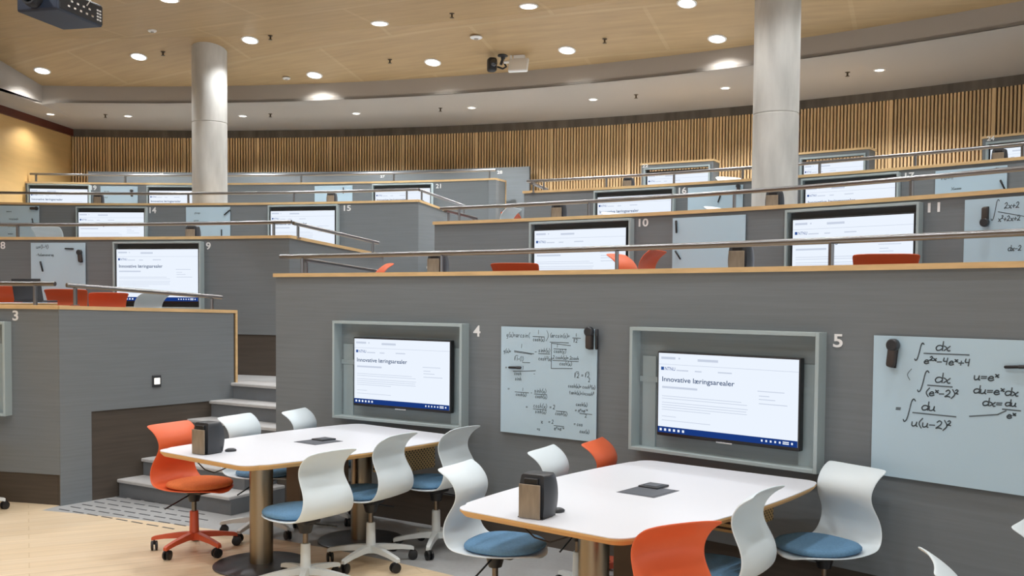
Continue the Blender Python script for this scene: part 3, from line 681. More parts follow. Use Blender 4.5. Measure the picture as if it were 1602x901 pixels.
def ink4(bm, wd, hh):
    def X(u): return (u - 0.5) * wd
    def Z(v): return (0.5 - v) * hh
    W = lambda s, u, v, h: write(bm, s, X(u), Z(v), h, 0.0032)
    L = lambda u0, v0, u1, v1: stroke(bm, [(X(u0), Z(v0)), (X(u1), Z(v1))], 0.0042)
    W('g(x)=arcsin(', 0.06, 0.095, 0.032); W('1', 0.40, 0.06, 0.03); L(0.35, 0.085, 0.47, 0.085); W('cosh(x)', 0.35, 0.125, 0.026); W(')', 0.485, 0.11, 0.06)
    W('(arcsin(s)=', 0.53, 0.085, 0.028); L(0.76, 0.085, 0.84, 0.085); W('v2', 0.77, 0.125, 0.026); W('1', 0.79, 0.07, 0.022); L(0.53, 0.13, 0.72, 0.13)
    W('1', 0.22, 0.195, 0.03); W("g(x)=", 0.03, 0.245, 0.026); L(0.15, 0.225, 0.36, 0.245); L(0.15, 0.235, 0.34, 0.25); W('v1-(1)', 0.15, 0.315, 0.03); L(0.24, 0.33, 0.32, 0.33)
    W('-', 0.37, 0.24, 0.03); W('sinh(x)', 0.41, 0.225, 0.027); L(0.41, 0.24, 0.53, 0.24); W('cosh^2(x)', 0.41, 0.30, 0.027)
    for a, b, c, d in ((0.545, 0.14, 0.545, 0.37), (0.545, 0.37, 0.76, 0.36), (0.545, 0.14, 0.74, 0.155)): L(a, b, c, d)
    W('1', 0.60, 0.175, 0.025); L(0.57, 0.19, 0.7, 0.19); W('cosh(y)', 0.57, 0.225, 0.026); W('2 cosh(x)= 2cosh', 0.56, 0.28, 0.024); L(0.56, 0.295, 0.82, 0.295); W('cosh(x)', 0.63, 0.335, 0.026)
    W('=', 0.05, 0.40, 0.028); L(0.14, 0.42, 0.38, 0.40); W('1', 0.24, 0.395, 0.026); W('cosh', 0.15, 0.45, 0.026); W('sinh', 0.16, 0.50, 0.026); W('-', 0.36, 0.44, 0.02)
    W('v2', 0.78, 0.44, 0.034); W('= v2', 0.85, 0.43, 0.03); W('2', 0.92, 0.47, 0.026)
    W('cosh(x)= cosh^2(x)', 0.72, 0.53, 0.024); W('tanh(x)=1+cosh^2', 0.73, 0.59, 0.024)
    W('=', 0.08, 0.60, 0.028); W('1', 0.24, 0.595, 0.022); L(0.16, 0.61, 0.31, 0.61); W('cosh(x)', 0.17, 0.645, 0.024); W('-', 0.33, 0.62, 0.024); W('sinh(x)', 0.37, 0.60, 0.028); L(0.37, 0.615, 0.5, 0.615); W('cosh(x)', 0.38, 0.65, 0.026)
    W('=', 0.28, 0.755, 0.026); W('cosh(x)', 0.36, 0.74, 0.03); L(0.36, 0.755, 0.5, 0.755); W('sinh(x)', 0.38, 0.79, 0.026); W('= 2', 0.53, 0.74, 0.03); L(0.6, 0.755, 0.7, 0.755); W('cosh(x)', 0.59, 0.79, 0.026)
    W('cosh(x)', 0.8, 0.69, 0.024); W('= e^x+e^-^x', 0.79, 0.745, 0.026); L(0.84, 0.757, 0.96, 0.757); W('2', 0.89, 0.79, 0.026)
    W('x', 0.44, 0.88, 0.03); W('= 2', 0.52, 0.875, 0.028); L(0.58, 0.89, 0.68, 0.89); W('e^x+e^-^x', 0.58, 0.93, 0.028); W('= cos', 0.78, 0.87, 0.026); W('=s', 0.4, 0.95, 0.024); W('cos(x)', 0.84, 0.93, 0.024)
def ink8(bm, wd, hh):
    write(bm, 'u+(1-4)', -0.25, 0.27, 0.04, 0.005); write(bm, '-4x(aenanarag', -0.25, 0.19, 0.026, 0.004)
def ink11(bm, wd, hh):
    write(bm, 'S', -0.13, 0.22, 0.05, 0.005); write(bm, '2x+2', -0.05, 0.255, 0.04, 0.005); stroke(bm, [(-0.09, 0.235), (0.1, 0.19)], 0.005); write(bm, 'x^2+2x+2', -0.09, 0.17, 0.036, 0.005)
    write(bm, 'dx', 0.10, 0.19, 0.036, 0.005); write(bm, 'c', -0.13, 0.08, 0.05, 0.006); write(bm, 'dx-2', -0.02, -0.03, 0.036, 0.005); write(bm, '-1', -0.1, -0.2, 0.036, 0.005)
def inkf(seed):
    def f(bm, wd, hh):
        rn = random.Random(seed)
        for k in range(4):
            s = ''.join(rn.choice('xesinacotg(-)=') for _ in range(rn.randint(5, 10)))
            write(bm, s, -wd * 0.42 + rn.random() * 0.12, hh * (0.36 - 0.16 * k), 0.024, 0.0035)
    return f
board('R1', 787, 937, 514, 1.512, 0.745, 'glass board covered with many lines of equations between the screens marked 4 and 5', None, ink4)
board('R1', 1379, 1606, 525, 1.528, 0.735, 'large glass board with big integrals at the right edge', 0.79, ink5)
board('R2', 1054, 1169, 338, 2.41, 0.66, 'blank pale glass board right of numeral 10', 0.68)
board('R2', 1526, 1650, 309, 2.415, 0.66, 'glass board with slanted formulas at the right edge beyond numeral 11', 0.64, ink11)
board('R3', 1077.5, 1163.5, 292, 3.02, 0.66, 'glass board right of numeral 16, touching the thick column')
board('R3', 1465, 1577, 263, 3.015, 0.66, 'glass board right of numeral 17 with a bright reflection', None, inkf(5))
board('L2', 50, 135, 380, 2.272, 0.66, 'glass board with one formula between numeral 8 and the screen marked 9', None, ink8)
board('L3', -4, 62, 322, 2.985, 0.66, 'glass board at the left edge beside the screen marked 14', None, inkf(2))
board('L3', 292, 361, 324.5, 2.975, 0.66, 'glass board between the screens marked 14 and 15', None, inkf(3))
board('L4', 158, 216, 292, 3.572, 0.66, 'glass board right of numeral 19 at the upper left', None, inkf(4))
board('L4', 493, 552, 291.3, 3.572, 0.66, 'glass board left of the screen marked 21')
def make_marker():
    t = thing('marker_pen', (0, 0, 0), 0, '', 'pen', 'marker pens stuck to the glass boards')
    bm = bmesh.new(); tube(bm, [(0, 0, -0.055), (0, 0, -0.05), (0, 0, 0.02)], [0.006, 0.009, 0.009], 10); fin('barrel', bm, 'black', t, True, 40)
    bm = bmesh.new(); tube(bm, [(0, 0, 0.02), (0, 0, 0.052), (0, 0, 0.058)], [0.0105, 0.0105, 0.007], 10); fin('pen_cap', bm, 'softblack', t, True, 40)
    return t
def make_eraser():
    t = thing('board_eraser', (0, 0, 0), 0, '', 'eraser', 'erasers stuck to the glass boards')
    bm = bmesh.new(); box(bm, (0, -0.004, -0.012), (0.042, 0.034, 0.10), 0, 0.014, 3); fin('grip', bm, 'eraser', t, True, 40)
    bm = bmesh.new(); lathe(bm, [(0, -0.018), (0.026, -0.018), (0.03, -0.01), (0.03, 0.012), (0.024, 0.018), (0, 0.018)], (0, -0.004, 0.043), 20, Matrix.Rotation(PI / 2, 4, 'X')); fin('magnet_head', bm, 'softblack', t, True, 40)
    bm = bmesh.new(); box(bm, (0, 0.016, -0.01), (0.038, 0.006, 0.11), 0, 0.002, 1); fin('felt_pad', bm, 'black', t)
    return t
mk0, er0 = make_marker(), make_eraser(); used = set()
def stick(src, row, x, y, ang, label, sc=1.0):
    R = RAD[row] - 0.027 - (0.011 if src is mk0 else 0.0195); o_ = cen(row); q = at_R(x, y, R, o_)
    if src.name not in used:
        used.add(src.name); o = src; o['label'] = label
    else: o = dup(src, (0, 0, 0), 0, label)
    o.location = q
    o.matrix_world = Matrix.Translation(o.location) @ Matrix.Rotation(-math.radians(az(q, o_)), 4, 'Z') @ Matrix.Rotation(math.radians(ang), 4, 'Y') @ Matrix.Scale(sc, 4)
stick(er0, 'R1', 922, 530, 0, 'dark eraser at the top right corner of the equation-filled board', 1.1)
stick(er0, 'R1', 1396, 554, 6, 'dark eraser at the top left of the big integrals board', 1.1)
stick(er0, 'L2', 125, 401, -6, 'black eraser at the top right of the board beside numeral 8', 1.0)
stick(er0, 'R2', 1541, 338, 180, 'dark eraser on the board with slanted formulas', 1.0)
stick(er0, 'R3', 1155, 296, 0, 'black eraser at the top of the board marked 16', 0.85)
stick(er0, 'L3', 53, 326, 90, 'black eraser lying flat at the top of the left edge board', 0.9)
stick(er0, 'L4', 206, 302, 0, 'black eraser on the board right of numeral 19', 0.9)
stick(mk0, 'R1', 933.5, 531, 0, 'upright black pen beside the eraser on the equation-filled board', 1.2)
stick(mk0, 'R1', 805, 575, 88, 'black pen lying level at the left of the equation-filled board', 0.95)
stick(mk0, 'R1', 1588, 574, 86, 'black pen lying level on the big integrals board', 0.9)
stick(mk0, 'L2', 108, 389, 92, 'slim pen lying level at the top of the board beside numeral 8', 0.9)
stick(mk0, 'L2', 65, 417, -14, 'black pen tilted on the left of the board beside numeral 8', 1.0)
stick(mk0, 'R2', 1058, 355, -3, 'upright black pen at the upper left corner of the blank board', 0.95)
stick(mk0, 'R2', 1060.5, 399, -35, 'slanting black pen under the rail on the blank board', 0.8)
stick(mk0, 'L3', 355, 332.5, 52, 'slanting black pen at the top right of the board between 14 and 15', 1.0)
stick(mk0, 'L3', 346.5, 364, 0, 'upright pen low on the board between 14 and 15', 0.8)
stick(mk0, 'L3', 51, 346, -10, 'pen low on the left edge board beside 14', 0.7)
stick(mk0, 'R3', 1125, 311, 20, 'black pen on the board marked 16 below the rail', 0.8)
stick(mk0, 'R3', 1566, 264, 98, 'pen lying level at the top right of the board marked 17', 0.9)
stick(mk0, 'R3', 1568.5, 289, -25, 'tilted black pen at the lower right of the board marked 17', 0.9)
stick(mk0, 'L4', 537, 298, 0, 'small pen on the board left of the screen marked 21', 0.9)

# switch and the dark end of the cladding
p = at_y(244.5, 596, 9.0); d = Vector((pL1e.x - cL1.x, pL1e.y - cL1.y, 0)).normalized(); tt = None
u_, v_ = ray(244.5, 596)       # where that line of sight meets the side wall
n_ = Vector((d.y, -d.x, 0)); den = n_.x * u_ + n_.y; dd = (n_.x * cL1.x + n_.y * cL1.y + 0.0125) / den
sw = thing('light_switch', (u_ * dd, dd, H + v_ * dd), math.atan2(d.y, d.x), 'small lit white switch on the grey wall beside the stair', 'switch')
bm = bmesh.new(); box(bm, (0, -0.006, 0), (0.085, 0.012, 0.105), 0, 0.003, 1); fin('surround', bm, 'softblack', sw)
bm = bmesh.new(); box(bm, (0, -0.014, 0), (0.056, 0.006, 0.056), 0, 0.002, 1); fin('lit_rocker', bm, 'switch_glow', sw)

# ------------------------------------------------------------------ tables
def table_outline(a, b, t, r, bow, inset=0.0, n=10):
    """rounded boat-shaped outline: length 2a along X, half width b, wider toward +X"""
    pts = []
    def wv(u): return b * (1 + t * u / a - bow * (u / a) ** 2)
    cs = [(a, 1), (-a, 1), (-a, -1), (a, -1)]
    N = 14
    # long side +Y from +a to -a, and so on, with corner arcs
    def corner(cx, cy, a0):
        return [(cx + r * math.cos(a0 + PI / 2 * i / n), cy + r * math.sin(a0 + PI / 2 * i / n)) for i in range(n + 1)]
    pts += corner(a - r, wv(a) - r, 0)
    pts += [(u, wv(u)) for u in [a - 1.5 * r - (2 * a - 3 * r) * i / N for i in range(N + 1)]]
    pts += corner(-a + r, wv(-a) - r, PI / 2)
    pts += corner(-a + r, -wv(-a) + r, PI)
    pts += [(u, -wv(u)) for u in [-a + 1.5 * r + (2 * a - 3 * r) * i / N for i in range(N + 1)]]
    pts += corner(a - r, -wv(a) + r, 1.5 * PI)
    if inset:
        k = len(pts); res = []
        for i in range(k):
            p0, p1 = Vector(pts[i - 1]), Vector(pts[(i + 1) % k]); d = (p1 - p0).normalized(); res.append((pts[i][0] - d.y * inset, pts[i][1] + d.x * inset))
        pts = res
    return pts
def make_table(a, b, label, full=True):
    t = thing('meeting_table', (0, 0, 0), 0, label, 'table', 'white group tables')
    top = table_outline(a, b, 0.07, 0.09, 0.13); low = table_outline(a, b, 0.07, 0.09, 0.13, 0.022)
    bm = bmesh.new(); prism(bm, top, 0.736, 0.74); tp = fin('tabletop', bm, 'tabletop', t)
    bm = bmesh.new()                                              # chamfered plywood edge
    hi = [bm.verts.new((x, y, 0.736)) for x, y in top]; md = [bm.verts.new((x, y, 0.727)) for x, y in top]; lo = [bm.verts.new((x, y, 0.705)) for x, y in low]; n = len(top)
    for i in range(n):
        j = (i + 1) % n
        bm.faces.new((md[i], md[j], hi[j], hi[i])); bm.faces.new((lo[i], lo[j], md[j], md[i]))
    bm.faces.new(lo[::-1]); bm.faces.new(hi); fin('edge_band', bm, 'ply_edge', tp)
    for s in (-1, 1):
        bm = bmesh.new(); lathe(bm, [(0, 0.005), (0.073, 0.005), (0.073, 0.70), (0.11, 0.702), (0.11, 0.706), (0, 0.706)], (s * 0.435 * a / 0.906, 0, 0), 36); cl = fin('column', bm, 'bronze_steel', t, True, 40)
        bm = bmesh.new(); lathe(bm, [(0, 0), (0.295, 0), (0.30, 0.004), (0.30, 0.010), (0.29, 0.016), (0.12, 0.022), (0, 0.022)], (s * 0.435 * a / 0.906, 0, 0), 48); fin('base_plate', bm, 'dark_steel', cl, True, 40)
    if full:
        bm = bmesh.new(); box(bm, (0.02, -0.02, 0.48), (0.42, 0.14, 0.44), 0, 0.004, 1); fin('cable_box', bm, 'spine', t)
        bm = bmesh.new(); box(bm, (0.65, -0.20, 0.60), (0.44, 0.18, 0.205), 0, 0.004, 1); fin('perforated_box', bm, 'perf', t)
        bm = bmesh.new(); box(bm, (0.04, 0.0, 0.7405), (0.24, 0.22, 0.003), 0, 0.001, 1); box(bm, (0.04, 0.0, 0.7425), (0.21, 0.19, 0.002)); fin('cable_hatch', bm, 'hatch', t)
        bm = bmesh.new(); tube(bm, [(-a + 0.06, 0.1, 0.70), (-a + 0.08, 0.05, 0.655), (-a + 0.10, -0.02, 0.64), (-a + 0.12, -0.08, 0.665), (-a + 0.15, -0.14, 0.70)], 0.004, 6); fin('cable', bm, 'black', t, True)
    return t
th1, th2 = 0.891, 0.885
T1 = make_table(0.885, 0.590, 'white table with plywood edge before the screen marked 4')
K1 = 0.96                                              # metres per unit of the survey of the table tops
T1.location = (-1.386 * K1 + 0.014, 6.868 * K1 + 0.018, 0); T1.rotation_euler = (0, 0, 0.89)
T2 = dup(T1, (0.689 * K1 + 0.004, 5.154 * K1 + 0.005, 0), 0.885, 'white table with plywood edge before the screen marked 5, nearest the camera')
T2.scale = (1.02, 1.0, 1.0)
def make_device(label):
    t = thing('desktop_speaker', (0, 0, 0), 0, label, 'speaker', 'black desktop units with a wooden plate')
    # local: the wooden plate faces -X (the table end), the black body stands behind it
    bm = bmesh.new(); poly = []
    for i in range(13):
        f = i / 12; x = -0.040 + 0.130 * f; poly.append((x, 0.062 + 0.012 * math.sin(PI * f)))
    prof = [(x, y) for x, y in poly] + [(x, -y) for x, y in poly[::-1]]
    n = len(prof); rings = []
    for k in range(11):
        h = k / 10; sw = 0.90 + 0.14 * math.sin(PI * min(1.0, 0.08 + h * 0.9)) - 0.10 * max(0, (h - 0.75) / 0.25) ** 2
        rings.append([bm.verts.new((x * sw, y * (0.88 + 0.14 * math.sin(PI * min(1.0, 0.06 + h * 0.9))), 0.004 + 0.181 * h)) for x, y in prof])
    rings.append([bm.verts.new((x * 0.80, y * 0.78, 0.191)) for x, y in prof]); rings.append([bm.verts.new((x * 0.6, y * 0.55, 0.194)) for x, y in prof])
    for A, B in zip(rings[:-1], rings[1:]):
        for i in range(n): bm.faces.new((A[i], A[(i + 1) % n], B[(i + 1) % n], B[i]))
    bm.faces.new(rings[0][::-1]); bm.faces.new(rings[-1])
    fin('body', bm, 'softblack', t, True, 50)
    bm = bmesh.new(); box(bm, (-0.060, 0, 0.077), (0.008, 0.105, 0.150), 0, 0.002, 1); pw = fin('wooden_plate', bm, 'plate_wood', t)
    bm = bmesh.new(); box(bm, (-0.043, 0.0, 0.164), (0.016, 0.07, 0.026), 0, 0.003, 1); fin('port_recess', bm, 'black', t)
    bm = bmesh.new(); box(bm, (0.01, 0, 0.002), (0.125, 0.125, 0.004), 0, 0.001, 1); fin('foot', bm, 'black', t)
    return t
def on_table(x, y, dz=0.0): q = at_z(x, y, 0.74 + dz); return Vector((q.x, q.y, 0.7405 + dz))
dev1 = make_device('black unit with wooden plate on the far table beside the orange chair')
q = on_table(322, 709); dev1.location = q; dev1.rotation_euler = (0, 0, 1.06)
q = on_table(838, 808); dup(dev1, q, 1.06, 'black unit with wooden plate on the near table')
def make_puck(label):
    bm = bmesh.new(); lathe(bm, [(0, 0), (0.034, 0), (0.036, 0.008), (0.03, 0.014), (0.018, 0.019), (0, 0.020)], n=24)
    o = fin('computer_mouse', bm, 'softblack', None, True); o.scale = (1.0, 0.7, 1.0); return tag(o, label, 'mouse')
for (x, y), rz, l in (((361, 706), 0.4, 'small dark mouse beside the black unit on the far table'), ((872, 801), 0.4, 'small dark mouse beside the black unit on the near table')):
    o = make_puck(l); o.location = on_table(x, y); o.rotation_euler = (0, 0, rz)
pads = []
for (x, y), rz, l in (((506.5, 688.5), 0.89, 'dark control pad behind the hatch of the far table'), ((1022.5, 762), 0.885, 'dark control pad behind the hatch of the near table')):
    t = thing('control_pad', on_table(x, y), rz, l, 'control pad')
    bm = bmesh.new(); box(bm, (0, 0, 0.006), (0.12, 0.115, 0.011), 0, 0.004, 2); fin('case', bm, 'softblack', t)
    bm = bmesh.new(); box(bm, (0, 0, 0.0122), (0.075, 0.075, 0.002)); fin('button_panel', bm, 'hatch', t)

# ------------------------------------------------------------------ chairs
SHX, SHZ = 0.045, 0.014                                   # the seat sits a little ahead of its column
PROF = [(0.228, 0.404), (0.218, 0.415), (0.18, 0.423), (0.12, 0.424), (0.05, 0.421), (-0.02, 0.419), (-0.09, 0.420), (-0.152, 0.426), (-0.206, 0.441), (-0.244, 0.469), (-0.261, 0.507),
        (-0.256, 0.549), (-0.232, 0.588), (-0.198, 0.625), (-0.166, 0.662), (-0.148, 0.700), (-0.150, 0.738), (-0.172, 0.774), (-0.205, 0.804), (-0.244, 0.829), (-0.264, 0.840)]
PROF = [(f + SHX, z + SHZ) for f, z in PROF]
def shell_half_width(i, n, f, z):
    if i <= 6:                                            # seat: round front
        t = max(0.0, (f - SHX + 0.02) / 0.251); return 0.222 * math.sqrt(max(0.03, 1 - t ** 2.4))
    k = (i - 6) / (n - 1 - 6)
    w = 0.222 - 0.048 * math.sin(min(1, k / 0.60) * PI * 0.5) ** 2 + 0.022 * max(0, (k - 0.60) / 0.40)
    if i == n - 1: w -= 0.012
    return w
def chair_meshes():
    bm = bmesh.new(); n = len(PROF); m = 12; rows = []
    for i, (f, z) in enumerate(PROF):
        hw = shell_half_width(i, n, f, z); row = []
        k = max(0.0, (i - 7) / (n - 8))
        for j in range(m + 1):
            s = -1 + 2 * j / m; x = hw * s
            bend = abs(s) ** 2.2 * (0.026 * math.sin(min(1.0, k / 0.42) * PI) - 0.034 * math.sin(max(0.0, min(1.0, (k - 0.42) / 0.62)) * PI) - 0.012 * max(0.0, (k - 0.8) / 0.2))   # sides wrap forward low, roll back high
            dish = (0.008 if i <= 7 else 0.0) * (abs(s) ** 2)
            row.append(bm.verts.new((x, f + bend, z + dish - (0.006 * abs(s) ** 4 if i >= n - 2 else 0))))
        rows.append(row)
    for i in range(n - 1):
        for j in range(m): bm.faces.new((rows[i][j], rows[i][j + 1], rows[i + 1][j + 1], rows[i + 1][j]))
    bmesh.ops.recalc_face_normals(bm, faces=bm.faces)
    geom = bmesh.ops.solidify(bm, geom=bm.faces[:], thickness=0.009)
    return bm
def cushion_bm():
    bm = bmesh.new(); n = 32; out = []
    def ol(t, k): 
        c, s = math.cos(t), math.sin(t); e = 0.72
        x = 0.208 * math.copysign(abs(c) ** e, c); y = 0.196 * math.copysign(abs(s) ** e, s) + 0.018
        if y > 0.04: x *= 1 - 0.20 * ((y - 0.04) / 0.17) ** 1.6
        return x * k, 0.015 + (y - 0.015) * k
    rings = []
    for k, z in ((0.94, 0.431), (1.0, 0.441), (1.0, 0.452), (0.95, 0.463), (0.80, 0.469), (0.4, 0.470)):
        rings.append([bm.verts.new((ol(2 * PI * i / n, k)[0], ol(2 * PI * i / n, k)[1] + SHX, z + SHZ)) for i in range(n)])
    for a, b in zip(rings[:-1], rings[1:]):
        for i in range(n): bm.faces.new((a[i], a[(i + 1) % n], b[(i + 1) % n], b[i]))
    bm.faces.new(rings[0][::-1]); bm.faces.new(rings[-1])
    return bm
def make_chair(kind):
    sh, cu, ba = ('white_shell', 'blue_cush', 'white_base') if kind == 'white' else ('orange_shell', 'orange_cush', 'orange_base')
    t = thing('swivel_chair', (0, 0, 0), 0, '', 'chair', 'pale swivel chairs' if kind == 'white' else 'orange swivel chairs')
    o = fin('shell', chair_meshes(), sh, t, True); sb = o.modifiers.new('sub', 'SUBSURF'); sb.levels = 1; sb.render_levels = 2
    fin('cushion', cushion_bm(), cu, t, True, 60)
    bm = bmesh.new(); box(bm, (0, 0.03, 0.408), (0.13, 0.19, 0.03), 0, 0.012, 2); lathe(bm, [(0, 0.33), (0.034, 0.335), (0.05, 0.39), (0, 0.395)], (0, 0, 0), 20); fin('tilt_mechanism', bm, 'black', t, True, 40)
    bm = bmesh.new(); tube(bm, [(0.05, 0.0, 0.38), (0.15, 0.0, 0.352), (0.25, 0.0, 0.325)], 0.005, 8); fin('lever', bm, 'black', t, True, 40)
    bm = bmesh.new(); lathe(bm, [(0, 0.25), (0.016, 0.25), (0.016, 0.335), (0, 0.335)], (0, 0, 0), 20); fin('gas_lift', bm, 'gas', t, True, 40)
    bm = bmesh.new(); lathe(bm, [(0, 0.075), (0.034, 0.075), (0.038, 0.085), (0.031, 0.12), (0.028, 0.265), (0.026, 0.27), (0, 0.27)], (0, 0, 0), 24); fin('post_sleeve', bm, ba, t, True, 40)
    for k in range(5):
        A = 2 * PI * k / 5 + PI / 2; c, s = math.cos(A), math.sin(A)
        bm = bmesh.new()
        path = [(0.015, 0.106, 0.028, 0.022), (0.10, 0.104, 0.022, 0.018), (0.20, 0.093, 0.018, 0.014), (0.275, 0.080, 0.017, 0.012), (0.29, 0.074, 0.014, 0.010)]; rg = []
        for (r, z, hw, hh) in path:
            rg.append([bm.verts.new((r * c - y * s, r * s + y * c, z + zz)) for y, zz in ((-hw, -hh), (hw, -hh), (hw * 0.8, hh), (-hw * 0.8, hh))])
        for a, b in zip(rg[:-1], rg[1:]):
            for i in range(4): bm.faces.new((a[i], a[(i + 1) % 4], b[(i + 1) % 4], b[i]))
        bm.faces.new(rg[0][::-1]); bm.faces.new(rg[-1])
        lg = fin('leg', bm, ba, t)
        bm = bmesh.new(); yaw = A + 0.7 + k * 1.3; R_ = Matrix.Rotation(yaw, 4, 'Z') @ Matrix.Rotation(PI / 2, 4, 'X'); pos = Vector((0.275 * c, 0.275 * s, 0.031)) + Vector((math.cos(yaw), math.sin(yaw), 0)) * 0.012
        for off in (-0.014, 0.014): lathe(bm, [(0, -0.009), (0.02, -0.009), (0.031, -0.006), (0.031, 0.006), (0.02, 0.009), (0, 0.009)], pos + Vector((-math.sin(yaw), math.cos(yaw), 0)) * off, 18, R_)
        box(bm, pos + Vector((0, 0, 0.022)), (0.03, 0.012, 0.03), yaw, 0.004, 1); tube(bm, [(0.275 * c, 0.275 * s, 0.045), (0.275 * c, 0.275 * s, 0.075)], 0.007, 8)
        fin('caster', bm, 'black', lg, True, 40)
    return t
protos = {'white': make_chair('white'), 'orange': make_chair('orange')}; cused = set()
def chair(kind, pos, face, label, sc=1.0, leg=None):
    src = protos[kind]; rz = math.atan2(-face[0], face[1])
    if kind not in cused:
        cused.add(kind); o = src; o['label'] = label
        o.location = pos; o.rotation_euler = (0, 0, rz)
    else: o = dup(src, pos, rz, label)
    o.scale = (1, 1, sc)
    if leg is not None:                                   # the star base swivels freely under the seat
        for c in o.children:
            if c.name.startswith('leg'): c.rotation_euler = (0, 0, math.radians(leg) - PI / 2 - rz)
    return o
FA = (0.80, -0.60); FB = (-0.78, 0.63)
def fl(x, y): q = at_z(x, y, 0.0); return Vector((q.x, q.y, 0.0))
def frange(x, d): u, v = ray(x, 850); return Vector((u * d, d, 0.0))
chair('orange', fl(304, 861), (0.88, -0.48), 'orange chair standing free by the stair at the left end of its table', leg=105)
chair('white', fl(408, 835), (0.91, -0.42), 'pale chair behind the far table, next to the orange chair by the stair', leg=37)
chair('white', fl(503, 816), (0.95, -0.30), 'pale chair behind the far table, closest to the frame marked 4', leg=253)
chair('white', fl(478, 919), (-0.80, 0.60), 'pale chair seen from behind, leftmost of three along the far table', 0.975, leg=-86)
chair('white', fl(580, 882), (-0.88, 0.47), 'pale chair seen from behind, middle one of three along the far table', leg=98)
chair('white', fl(682, 859), (-0.85, 0.52), 'pale chair seen from behind, nearest the wall below the equation-filled board', leg=-96)
chair('white', frange(775, 5.05), (0.90, -0.44), 'pale chair with blue cushion at the left tip of the near table')
chair('white', frange(904, 5.62), (0.89, -0.45), 'pale chair back showing behind the near table, beside the black unit')
chair('orange', frange(982, 5.96), (0.90, -0.43), 'orange chair back showing behind the near table under the equation-filled board')
chair('orange', frange(1014, 3.98), (-0.45, 0.89), 'large orange chair back at the bottom edge of the photo')
chair('white', frange(1125, 4.53), (-0.80, 0.60), 'pale chair seen from behind right of the large orange back', 1.02)
chair('white', frange(1290, 5.08), (-0.85, -0.53), 'pale chair with blue cushion at the right of the near table, facing it')
chair('white', frange(1570, 3.24), (0.97, -0.25), 'sliver of a pale chair back at the bottom right corner')
chair('white', frange(1702, 3.80), FA, 'pale chair back cut by the right edge of the photo')
chair('white', fl(-56, 801), FA, 'chair cut off at the left edge, one caster showing on the wooden floor')
def up_chair(kind, row, x, y, R, face, label):
    """a chair on a tier whose top shows above a parapet"""
    q = at_R(x, y, R); zf = FLR[row]; s = (q.z - zf) / 0.822
    return chair(kind, Vector((q.x, q.y, zf)) + Vector((face[0], face[1], 0)) * 0.22, face, label, max(0.9, min(1.16, s)))
up_chair('orange', 'L1', 3, 452, 11.7, (0.2, 0.98), 'orange chair back at the left edge above the frame marked 3')
up_chair('orange', 'L1', 103, 457, 11.1, (-0.25, 0.97), 'dark red-orange chair back below the board beside numeral 8')
up_chair('orange', 'L1', 170, 462, 11.75, (-0.5, 0.86), 'dark red-orange chair back just left of the screen marked 9')
up_chair('white', 'L1', 242, 463, 11.2, (-0.9, 0.4), 'pale chair back in front of the screen marked 9')
up_chair('white', 'L2', 72, 357.5, 13.6, (0.1, 0.99), 'pale green-tinted chair back left of the screen marked 14')
up_chair('orange', 'R1', 607, 417.5, 11.35, (-0.95, -0.3), 'orange chair lip showing above the left part of the front parapet')
up_chair('orange', 'R1', 805, 417, 11.25, (0.2, 0.98), 'dark red chair edge just left of the screen marked 10')
up_chair('orange', 'R1', 968, 404, 11.5, (0.86, -0.5), 'orange chair back, left one of the pair before the screen marked 10')
up_chair('orange', 'R1', 1027, 396, 12.35, (-0.86, 0.5), 'orange chair back, right one of the pair beside the blank board')
up_chair('orange', 'R1', 1386, 404.5, 11.45, (0.3, 0.95), 'orange chair edge in front of the screen marked 11')
up_chair('white', 'R2', 804, 329, 13.35, (-0.93, 0.36), 'pale chair back at the left end of the second right tier')
up_chair('orange', 'R2', 796, 318, 14.25, (0.9, 0.43), 'orange chair behind the pale one at the left end of the second right tier')
up_chair('white', 'R2', 957, 328.5, 14.95, (0.75, -0.66), 'chair top in front of the screen marked 16')
up_chair('white', 'R2', 1119, 329, 13.7, (0.75, -0.66), 'chair top in front of the board marked 16')
up_chair('white', 'R3', 1141, 281, 16.7, (0.3, -0.95), 'white chair tip left of the thick column on the third right tier')

# tables and black units on the tiers, units stand at the parapet end
tt0 = None
def tier_table(row, x, y, lab, dlab):
    global tt0
    o_ = cen(row); R = RAD[row] + 0.40; q = at_R(x, y, R, o_); a = az(q, o_); zf = FLR[row]
    c = pol(a + (-0.4 if x == 676 else 1.0), RAD[row] + 0.26 + 0.60, zf, o_); rz = PI / 2 - math.radians(a)
    if tt0 is None:
        tt0 = make_table(0.60, 0.33, lab, False); tt0.location = c; tt0.rotation_euler = (0, 0, rz)
    else: dup(tt0, c, rz, lab)
    dup(dev1, pol(a, R + 0.06, zf + 0.7405, o_), PI / 2 - math.radians(a) + 0.17, dlab)
for row, x, y, w1 in (('R1', 676, 404, 'left of the screen marked 10'), ('R1', 1150, 388, 'before the blank board'), ('R2', 869, 322, 'left of the screen marked 16'), ('R2', 1206, 303, 'before the thick column'),
                      ('R3', 980, 279, 'left of the cabinet marked 22'), ('R3', 1560, 236, 'before the cabinet marked 24'), ('L2', 296, 355, 'before the board between 14 and 15'), ('L3', 151, 307, 'under numeral 19'), ('L3', 516, 301, 'before the board left of 21')):
    tier_table(row, x, y, 'white tier table behind the parapet, under the unit ' + w1, 'black unit with wooden plate showing above the parapet ' + w1)
